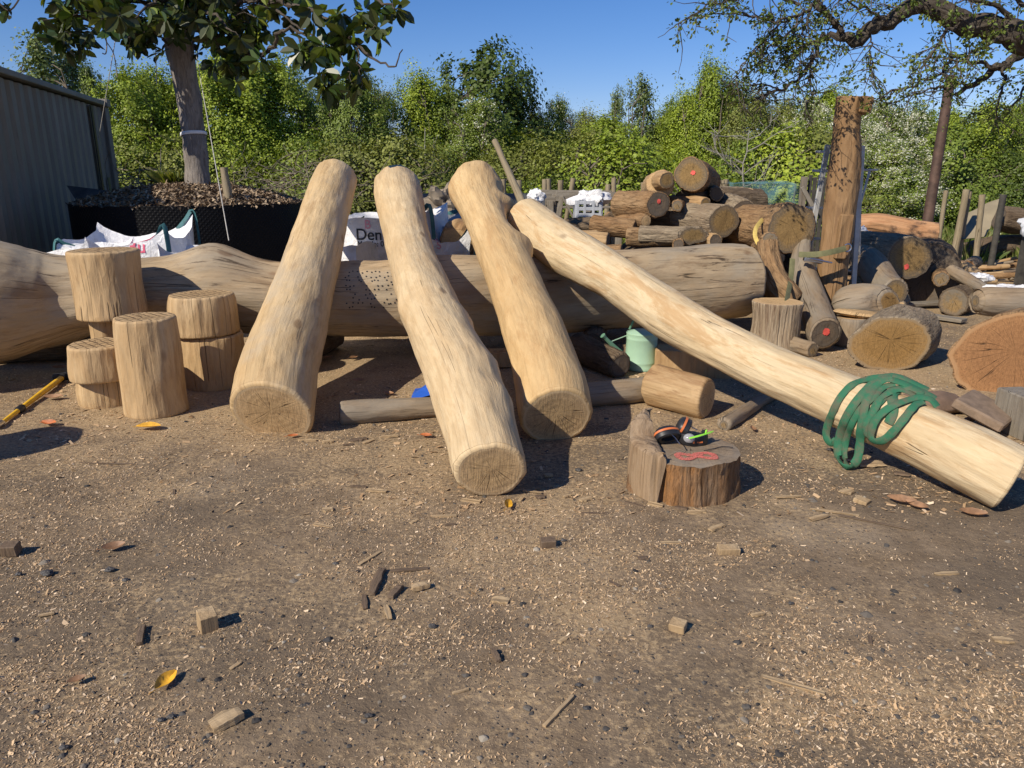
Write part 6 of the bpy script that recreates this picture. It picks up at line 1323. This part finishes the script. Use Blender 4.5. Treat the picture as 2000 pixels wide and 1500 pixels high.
# ------------------------------------------------------------------ oak overhead (right)
def oak():
    rs = random.Random(9); tx, ty = 8.2, 7.6; t = thing('oak_tree', 'old oak whose crooked dark limbs reach in at the upper right', 'tree', (tx, ty, 0))
    mb = MB(); tr = [Vector((tx, ty, 0)), Vector((tx - .05, ty, .8)), Vector((tx, ty, 1.6)), Vector((tx + .1, ty, 2.5)), Vector((tx + .2, ty, 4.0)), Vector((tx + .4, ty, 6.0))]; mb.tube([Vector(q) for q in cat_rom([list(v) for v in tr], 26)], [.46 - .27 * i / 25 + .15 * math.exp(-i / 2) for i in range(26)], 24); mb.build('trunk', M['bark_oak'], t)
    main = [([(2250, 190, 7.5), (2100, 130, 7.3), (2000, 75, 7.2), (1940, 55, 7.2), (1880, 45, 7.2), (1840, 22, 7.2), (1800, 8, 7.2), (1770, 18, 7.2), (1730, 45, 7.2), (1690, 62, 7.2), (1672, 82, 7.2), (1655, 72, 7.2), (1640, 70, 7.2)], 62, 15),
            ([(1640, 70, 7.2), (1615, 72, 7.2), (1600, 80, 7.15), (1592, 110, 7.1), (1570, 140, 7.1), (1540, 168, 7.0), (1500, 182, 7.0), (1490, 200, 7.0)], 12, 4),
            ([(1640, 70, 7.2), (1636, 50, 7.2), (1620, 35, 7.2), (1608, 20, 7.2), (1600, 0, 7.2), (1610, -30, 7.2)], 13, 8),
            ([(1612, 30, 7.2), (1590, 10, 7.1), (1560, 30, 7.0), (1520, 40, 6.9), (1490, 35, 6.8), (1440, 25, 6.7), (1400, 5, 6.6)], 8, 3),
            ([(1560, 10, 7.1), (1500, -10, 7.0), (1420, 0, 6.8), (1360, 25, 6.6), (1322, 48, 6.5)], 7, 2),
            ([(1540, 35, 7.0), (1510, 60, 6.9), (1480, 90, 6.85), (1450, 130, 6.8), (1430, 160, 6.8)], 5, 2), ([(1560, 30, 7.0), (1545, 60, 6.95), (1510, 80, 6.9), (1490, 110, 6.9), (1480, 130, 6.9)], 5, 2),
            ([(1580, 25, 7.0), (1570, 60, 7.0), (1540, 90, 7.0), (1530, 110, 7.0)], 4, 2), ([(1600, 80, 7.1), (1575, 85, 7.05), (1555, 105, 7.0), (1530, 125, 7.0)], 5, 2),
            ([(1700, 60, 7.2), (1700, 90, 7.1), (1702, 120, 7.05), (1706, 150, 7.0)], 4, 1.5), ([(1592, 110, 7.1), (1580, 150, 7.05), (1590, 180, 7.0), (1575, 200, 7.0)], 4, 1.5),
            ([(1520, 175, 7.0), (1490, 165, 7), (1460, 170, 6.95), (1440, 180, 6.9)], 4, 1.5), ([(1570, 140, 7.1), (1555, 165, 7), (1550, 185, 7)], 3, 1.2),
            ([(2200, 60, 8), (2080, 80, 7.9), (2000, 105, 7.8), (1945, 135, 7.7), (1900, 165, 7.65), (1865, 185, 7.6)], 30, 7),
            ([(1945, 135, 7.7), (1900, 120, 7.5), (1860, 110, 7.3), (1840, 140, 7.2), (1800, 160, 7.1), (1760, 175, 7.05), (1720, 190, 7.0)], 9, 2), ([(1900, 165, 7.65), (1850, 170, 7.5), (1800, 180, 7.4), (1745, 200, 7.3)], 6, 2),
            ([(1880, 45, 7.2), (1850, 60, 7.1), (1830, 90, 7.0), (1810, 120, 6.95), (1800, 150, 6.9)], 9, 2), ([(1950, 60, 7.2), (1930, 90, 7), (1900, 100, 6.9), (1870, 130, 6.8)], 9, 2.5), ([(1960, 120, 7.7), (1960, 160, 7.6), (1950, 200, 7.5), (1945, 240, 7.5)], 7, 2), ([(2060, 90, 7.8), (2020, 140, 7.7), (1990, 190, 7.6), (1960, 230, 7.6)], 8, 2.5),
            ([(1810, 10, 7.2), (1790, -20, 7.1), (1740, -30, 7.0), (1690, -10, 6.9)], 12, 3), ([(2000, 75, 7.2), (1960, 20, 7.1), (1900, 0, 7), (1850, -10, 6.9)], 14, 4), ([(2040, 60, 7.2), (2000, 10, 7), (1960, -30, 6.8)], 16, 5), ([(1730, 45, 7.2), (1700, 20, 7.1), (1665, 10, 7), (1640, -10, 6.9)], 8, 2)]
    mb = MB(); leaves = []
    for q, (pl, r0, r1) in enumerate(main):
        n_ = len(pl) * 6; pts = limb_path(pl, n_)
        for i in range(1, n_): pts[i] = pts[i] + Vector((noise.noise(Vector((i * .35, q, 0))), noise.noise(Vector((i * .35, q, 5))), noise.noise(Vector((i * .35, q, 9))))) * .05
        if q in (0, 13): pts[0] = Vector((tx + .1, ty, 2.3 if q == 0 else 2.9))
        mb.tube(pts, [ease(r0, r1, (i / (n_ - 1)) ** .8) * .5 * depth(p) / F * (1 + .15 * noise.noise(Vector((i * .6, q, 2)))) for i, p in enumerate(pts)], 9 if r0 > 20 else 7)
        dense = .22 if r0 > 25 else .45
        for i in range(5 if r0 < 25 else 20, n_):
            for _ in range(2 if r0 <= 14 else 1):
                if rs.random() > dense: continue
                p = pts[i]; d = ((pts[i] - pts[i - 1]).normalized() * .6 + Vector((rs.gauss(0, .6), rs.gauss(0, .6), rs.gauss(-.2, .6)))).normalized(); L_ = rs.uniform(.12, .42); qq = [p]
                for s_ in range(4): d = (d + Vector((rs.gauss(0, .3), rs.gauss(0, .3), rs.gauss(-.05, .25)))).normalized(); qq.append(qq[-1] + d * L_ / 4)
                mb.tube(qq, [.0055, .0045, .0035, .0025, .0018], 4, cap=False)
                for j in (1, 2, 3, 4):
                    if rs.random() < .34: leaves.append((qq[j], d))
                for j in (2, 3):
                    if rs.random() < .6:
                        d2 = (d + Vector((rs.gauss(0, .8), rs.gauss(0, .8), rs.gauss(0, .6)))).normalized(); e = qq[j] + d2 * L_ * .35; mb.tube([qq[j], e], [.003, .0015], 4, cap=False); leaves.append((e, d2)) if rs.random() < .6 else None
    mb.build('limbs', M['bark_oak'], t)
    for x, y, Y_, s_, k in ((1960, 20, 7.0, .35, 70), (1900, 100, 6.9, .28, 55), (1850, 120, 7.0, .25, 40), (1970, 190, 7.5, .25, 50), (1820, 180, 7.2, .22, 35), (1990, 60, 6.8, .3, 50), (1480, 20, 6.8, .28, 35), (1430, 20, 6.7, .22, 22), (1560, 0, 7.0, .3, 35), (1720, 0, 7.0, .28, 40), (1990, 240, 7.6, .25, 40), (1760, 190, 7.1, .2, 20)):
        c = P(x, y, Y_)
        for _ in range(int(k * .5)): leaves.append((c + Vector((rs.gauss(0, s_), rs.gauss(0, s_), rs.gauss(0, s_ * .6))), Vector((0, 0, -1))))
    C = np.array([list(p) for p, d in leaves]); D0 = np.array([list(d) for p, d in leaves]); k = 7; C = np.repeat(C, k, 0); D = np.repeat(D0, k, 0) * .5 + rand_dirs(len(C)); C = C + D * .022
    Ls = RNG.uniform(.016, .040, len(C)); V = leaf_verts(C, D, rand_dirs(len(C), 1.0), Ls, Ls * .32) - np.array([tx, ty, 0]); fast_mesh('crown', V, 5, M['oak'], t, np.repeat(RNG.uniform(0, 1, len(C)), 2))
oak()
# leaf spray top-left corner
def spray():
    t = thing('leaf_spray', 'out-of-frame bough tip with brownish leaves in the top left corner', 'branch', P(0, 10, 4)); mb = MB(); pts = [P(-60, -20, 4), P(-10, 0, 4), P(20, 20, 4), P(50, -25, 4)]; mb.tube([Vector(q) for q in cat_rom([list(p) for p in pts], 16)], .004, 5); mb.build('twig', M['bark_oak'], t)
    C = np.array([list(P(x, y, 4)) for x, y in ((-5, 5), (5, 12), (12, 20), (0, 22), (15, 8), (8, 28), (-8, 15), (4, 2))]); Ls = np.full(len(C), .07); V = leaf_verts(C, rand_dirs(len(C)), rand_dirs(len(C), 1), Ls, Ls * .3) - np.array(t.location); fast_mesh('leaves', V, 5, M['magnolia'], t, RNG.uniform(.4, 1, 2 * len(C)))
spray()
# ------------------------------------------------------------------ litter on the soil
def scatter():
    N_ = 430000; Y_ = 1.35 + (RNG.uniform(0, 1, N_) ** 1.5) * 5.6; X_ = RNG.uniform(-1, 1, N_) * (Y_ * .78 + .35)
    keep = []
    for i in range(N_):
        v = .6 * noise.noise(Vector((X_[i] * .7, Y_[i] * .9, 1))) + .5 * noise.noise(Vector((X_[i] * 2.6, Y_[i] * 3.2, 2))) + .25 * noise.noise(Vector((X_[i] * 9, Y_[i] * 9, 3))) + (.12 if Y_[i] > 2.6 else 0)
        b = math.exp(-((X_[i] - .15) / .75) ** 2 - ((Y_[i] - 2.55) / .35) ** 2) * .35 + math.exp(-((X_[i] + .6) / .7) ** 2 - ((Y_[i] - 2.1) / .3) ** 2) * .22
        keep.append(random.random() < min(1, max(.06, .18 + 1.8 * (v + b))))
    keep = np.array(keep); X_ = X_[keep]; Y_ = Y_[keep]; n_ = len(X_); z = np.array([gz(a, b) for a, b in zip(X_, Y_)]) + .002
    hl = RNG.gamma(1.5, .0011, n_) + .0011; fast = flakes(X_, Y_, z, hl, hl * RNG.uniform(.15, .5, n_), .5); tag(fast_mesh('sawdust_flakes', fast, 4, M['chips'], None, np.clip(RNG.normal(.5, .24, n_), 0, 1)), kind='stuff')
    n3 = 7000; Y3 = RNG.uniform(3.0, 7.4, n3); X3 = RNG.uniform(-1, 1, n3) * (Y3 * .75); hl = np.minimum(RNG.gamma(2, .004, n3) + .004, .02)
    m3 = np.array([noise.noise(Vector((a * 1.4, b * 1.4, 6))) + random.uniform(-.25, .3) > .05 for a, b in zip(X3, Y3)]); X3, Y3, hl = X3[m3], Y3[m3], hl[m3]; z3 = np.array([gz(a, b) for a, b in zip(X3, Y3)]) + .004
    tag(fast_mesh('wood_shavings', flakes(X3, Y3, z3, hl, hl * RNG.uniform(.2, .6, len(hl)), .25), 4, M['chips'], None, np.clip(RNG.normal(.35, .3, len(hl)), 0, 1)), kind='stuff')
    # pebbles (deformed octahedra-spheres)
    me_v = []; st = 3
    base = []
    import bmesh
    bm = bmesh.new(); bmesh.ops.create_icosphere(bm, subdivisions=2, radius=1); bv = np.array([v.co[:] for v in bm.verts]); bf = np.array([[v.index for v in f.verts] for f in bm.faces]); bm.free()
    n2 = 2600; Y_ = 1.35 + (RNG.uniform(0, 1, n2) ** 1.8) * 4.2; X_ = RNG.uniform(-1, 1, n2) * (Y_ * .78 + .35); s = RNG.gamma(1.6, .0022, n2) + .0015; Vv = []; 
    for i in range(n2):
        q = bv * (1 + .28 * np.sin(bv[:, [1, 2, 0]] * 3 + i)) * np.array([1, RNG.uniform(.6, 1), RNG.uniform(.45, .75)]) * s[i]; a = RNG.uniform(0, 6.28); R_ = np.array([[math.cos(a), -math.sin(a), 0], [math.sin(a), math.cos(a), 0], [0, 0, 1]]); q = q @ R_.T + np.array([X_[i], Y_[i], gz(X_[i], Y_[i]) - s[i] * .05]); Vv.append(q[bf].reshape(-1, 3))
    tint = np.repeat(RNG.uniform(0, 1, n2), len(bf)); tag(fast_mesh('gravel', np.concatenate(Vv), 3, M['pebbles'], None, tint), kind='stuff')
scatter()
def leaf_obj(label, px, py, L_, ang, mat, curl=.2, tilt=0, group=None):
    c = G(px, py, .012); V = []; n_ = 9
    for i in range(n_):
        u = i / (n_ - 1); wd = L_ * .24 * math.sin(PI * min(1, u * .92 + .04)) ** .8
        for s_ in (-1, -.5, 0, .5, 1):
            x = (u - .5) * L_; y = s_ * wd; z = .004 + abs(s_) ** 1.3 * wd * .55 + curl * L_ * (u - .5) ** 2 * 1.6 + .003 * noise.noise(Vector((u * 5, s_ * 2, px)))
            V.append(Vector((x, y, z)))
    R = Matrix.Rotation(ang, 3, 'Z') @ Matrix.Rotation(tilt, 3, 'X'); V = [c + R @ v for v in V]; mb = MB(); mb.add(V, [(i * 5 + k, i * 5 + k + 1, (i + 1) * 5 + k + 1, (i + 1) * 5 + k) for i in range(n_ - 1) for k in range(4)])
    a = c + R @ Vector((-L_ * .5, 0, .006)); mb.tube([a, a + R @ Vector((-.02, .004, 0))], .0012, 5)
    return tag(mb.build('fallen_leaf', M[mat]), label, 'leaf', group)
leaf_obj('bright yellow fallen leaf lying alone at the lower left', 323, 1332, .085, 1.3, 'leaf_yellow', .2, .3)
leaf_obj('yellow-orange fallen leaf upright by the crooked log\'s foot', 990, 988, .085, 1.4, 'leaf_yellow', .3, .5)
leaf_obj('yellow-green fallen leaf in front of the tall stool', 290, 835, .14, .1, 'leaf_yellow', .1, .1)
leaf_obj('pale brown curled leaf on the soil left of centre', 222, 1070, .085, .5, 'leaf_brown', .4, .4)
leaf_obj('rust leaf scrap beside the golden log\'s foot', 572, 853, .06, .3, 'leaf_rust', .3, .2)
leaf_obj('rust leaf scrap beside the branch log', 832, 852, .07, -.2, 'leaf_rust', .2, .2)
leaf_obj('brown leaf lying before the yellow tool', 105, 778, .12, .1, 'leaf_brown', .3, .2)
leaf_obj('orange-brown leaf near the left edge', 97, 828, .10, -.2, 'leaf_rust', .3, .3)
for x, y, L_, a in ((150, 1330, .05, .6), (960, 700, .1, .4), (700, 745, .09, .1), (760, 770, .08, -.5), (690, 700, .09, .9), (1760, 980, .12, -.4), (1790, 990, .1, -.9), (1900, 1005, .11, -.3), (1470, 840, .08, 1.4), (640, 700, .08, .2), (120, 720, .12, .3), (1250, 640, .1, 0)):
    leaf_obj('brown dead leaf lying on the soil', x, y, L_, a, 'leaf_brown', .3, .2, 'brown dead leaves')
def chip(label, px, py, L_, W_, T_h, ang, mat='chip_wood', group=None, name='wood_chip', tilt=0, taper=.7, cat='wood chip'):
    c = G(px, py, T_h / 2 + .002); n_ = 7; V = []; rs = random.Random(px * 7 + py)
    for i in range(n_):
        u = i / (n_ - 1); wd = W_ / 2 * (1 - (1 - taper) * abs(u - .4) * 1.5) * rs.uniform(.85, 1.1); tt = T_h / 2 * (1 if 0 < i < n_ - 1 else .75); oy = rs.uniform(-.06, .06) * W_; x = (u - .5) * L_
        for y, z in ((-wd, -tt), (wd, -tt), (wd * .96, tt), (-wd * .9, tt)): V.append(Vector((x + rs.uniform(-.1, .1) * W_ * (i in (0, n_ - 1)), y + oy, z + rs.uniform(-.1, .1) * T_h)))
    R = Matrix.Rotation(ang, 3, 'Z') @ Matrix.Rotation(tilt, 3, 'Y'); f = [(0, 1, 2, 3), tuple((n_ - 1) * 4 + k for k in (3, 2, 1, 0))] + [(i * 4 + k, (i + 1) * 4 + k, (i + 1) * 4 + (k + 1) % 4, i * 4 + (k + 1) % 4) for i in range(n_ - 1) for k in range(4)]
    mb = MB(); mb.add([c + R @ v for v in V], f, [(v.y * 3, v.z * 3, v.x) for v in V]); return tag(mb.build(name, M[mat], smooth=False), label, cat, group)
def block(label, px, py, s, ang, mat):
    c = G(px, py, s[2] / 2); mb = MB(); mb.box(c, s, Matrix.Rotation(ang, 3, 'Z') @ Matrix.Rotation(.12, 3, 'X'), .002)
    mb.v = [tuple(Vector(v) + Vector((noise.noise(Vector(v) * 30), noise.noise(Vector(v) * 30 + Vector((3, 0, 0))), 0)) * .003) for v in mb.v]; tag(mb.build('wood_block', M[mat], smooth=False), label, 'wood block')
block('tan wooden cube on the soil at lower left, casting a shadow', 405, 1212, (.055, .06, .065), .6, 'chip_wood')
block('dark wooden block at the left edge', 20, 1072, (.06, .05, .045), .1, 'chip_dark')
block('small brown block before the crooked log foot', 1070, 1060, (.06, .04, .035), .2, 'chip_dark')
block('pale block offcut right of centre', 1422, 1074, (.085, .04, .03), .05, 'chip_wood')
block('small tan block with shadow lower right of centre', 1325, 1222, (.05, .045, .03), -.5, 'chip_wood')
block('tan block chip near the stump\'s upper left', 1683, 978, (.05, .06, .02), .8, 'chip_wood')
chip('ridged tan chip near the bottom left', 442, 1405, .085, .05, .02, .7, tilt=-.1); chip('thin weathered bark strip standing left of the cube', 275, 1240, .10, .025, .015, 1.9, 'chip_dark')
chip('long pale splinter at the lower right', 1550, 1338, .17, .02, .008, -.45); chip('bent twig-like splinter lower centre', 1092, 1388, .15, .014, .01, .95, 'chip_wood'); chip('large upright bark strip left of centre', 736, 1135, .17, .035, .018, 1.5, 'chip_dark')
chip('curled reddish bark piece beside the large strip', 773, 1155, .08, .03, .015, 1.2, 'chip_dark'); chip('curved cream sliver below the bark strips', 757, 1195, .085, .022, .008, 1.9); chip('pale square chip at the centre', 978, 1172, .06, .045, .008, -.25)
chip('short dark peg below centre', 968, 1280, .06, .02, .016, 1.9, 'chip_dark'); chip('thick dark-sided chip left of centre', 822, 1145, .065, .03, .018, .4)
cs = [(712, 1175, .09, .022, 1.8), (632, 1027, .10, .022, -.35), (735, 958, .10, .028, -.15), (800, 1112, .14, .018, .15), (722, 1090, .12, .018, 1.0), (867, 1008, .11, .02, .05), (880, 1025, .05, .02, .2), (920, 978, .09, .03, -.3), (1018, 975, .05, .02, 1.2), (1055, 970, .04, .035, .1), (1040, 960, .09, .015, -.3), (1072, 928, .04, .035, .05), (1165, 1003, .13, .018, -.05), (1145, 975, .07, .035, .6), (1110, 968, .05, .02, .5),
      (1256, 1090, .04, .03, .2), (1310, 1060, .08, .02, 0), (810, 1018, .05, .02, .9), (700, 950, .08, .02, -.1), (1400, 1030, .09, .03, .6), (1360, 1000, .08, .03, .1), (1330, 992, .06, .03, -.3), (1280, 985, .07, .03, -.5), (1700, 905, .13, .09, .1), (1760, 925, .07, .04, -.4), (1655, 960, .06, .05, .5), (1540, 970, .12, .02, .1), (1240, 985, .1, .02, -.6), (600, 860, .1, .03, 0), (640, 862, .06, .04, .3), (700, 858, .09, .04, .4), (720, 862, .08, .03, .9), (760, 852, .1, .03, .2), (680, 868, .06, .02, .2), (540, 880, .08, .02, .1),
      (640, 995, .05, .04, .1), (210, 905, .3, .012, -.05), (1630, 1000, .2, .015, -.35), (1600, 1010, .1, .03, .4), (1710, 1020, .3, .012, -.5), (1480, 1200, .05, .02, .3), (1100, 1250, .04, .02, .8), (560, 1040, .05, .012, .2), (460, 1300, .04, .015, 1), (900, 1350, .05, .012, .4), (1700, 1250, .05, .015, 1.2), (1850, 1120, .09, .02, .1), (1960, 1250, .06, .03, -.2), (1200, 1140, .05, .015, 2.2), (1840, 1400, .07, .018, .5), (90, 1200, .05, .015, .4), (340, 960, .06, .012, 2)]
for k, (x, y, L_, W_, a) in enumerate(cs): chip('small split chip of wood lying loose on the soil', x, y, L_, W_, min(.008, W_ * .3), a, 'chip_wood' if k % 3 else 'chip_dark', 'small wood chips strewn on the soil')
def stone(label, px, py, s, seed, mat='pebble_big'):
    c = G(px, py); blob('stone', label, 'stone', (c.x, c.y, s * .35), (s * .85, s * .62, s * .42), mat, seed, .35)
M['pebble_big'] = plain('dark_flint', (.065, .06, .056), .6, 0, .3, 40, .4); M['pebble_tan'] = plain('tan_flint', (.22, .17, .12), .7, 0, .2, 40, .3)
for k, (x, y, s_, m_) in enumerate(((93, 1123, .026, 0), (36, 1123, .014, 0), (245, 1135, .015, 0), (153, 1328, .012, 1), (125, 1463, .014, 0), (335, 1402, .014, 0), (315, 1408, .012, 0), (845, 1225, .016, 0), (655, 1103, .014, 0), (1100, 1057, .014, 0), (1130, 920, .02, 0), (1722, 1375, .016, 1), (1145, 1385, .012, 0), (1545, 1180, .012, 0), (1620, 880, .02, 0), (720, 1400, .013, 0), (1130, 1340, .012, 0), (1270, 1225, .012, 0), (390, 1330, .01, 0), (214, 1116, .02, 0))):
    stone(['dark flint stone embedded in the soil', 'tan flint pebble embedded in the soil'][m_], x, y, s_, k, ['pebble_big', 'pebble_tan'][m_]); bpy.context.scene.collection.objects[-1]['group'] = 'larger stones in the soil'
for o in bpy.data.objects:
    for k in ('H', 'W'):
        if k in o: del o[k]
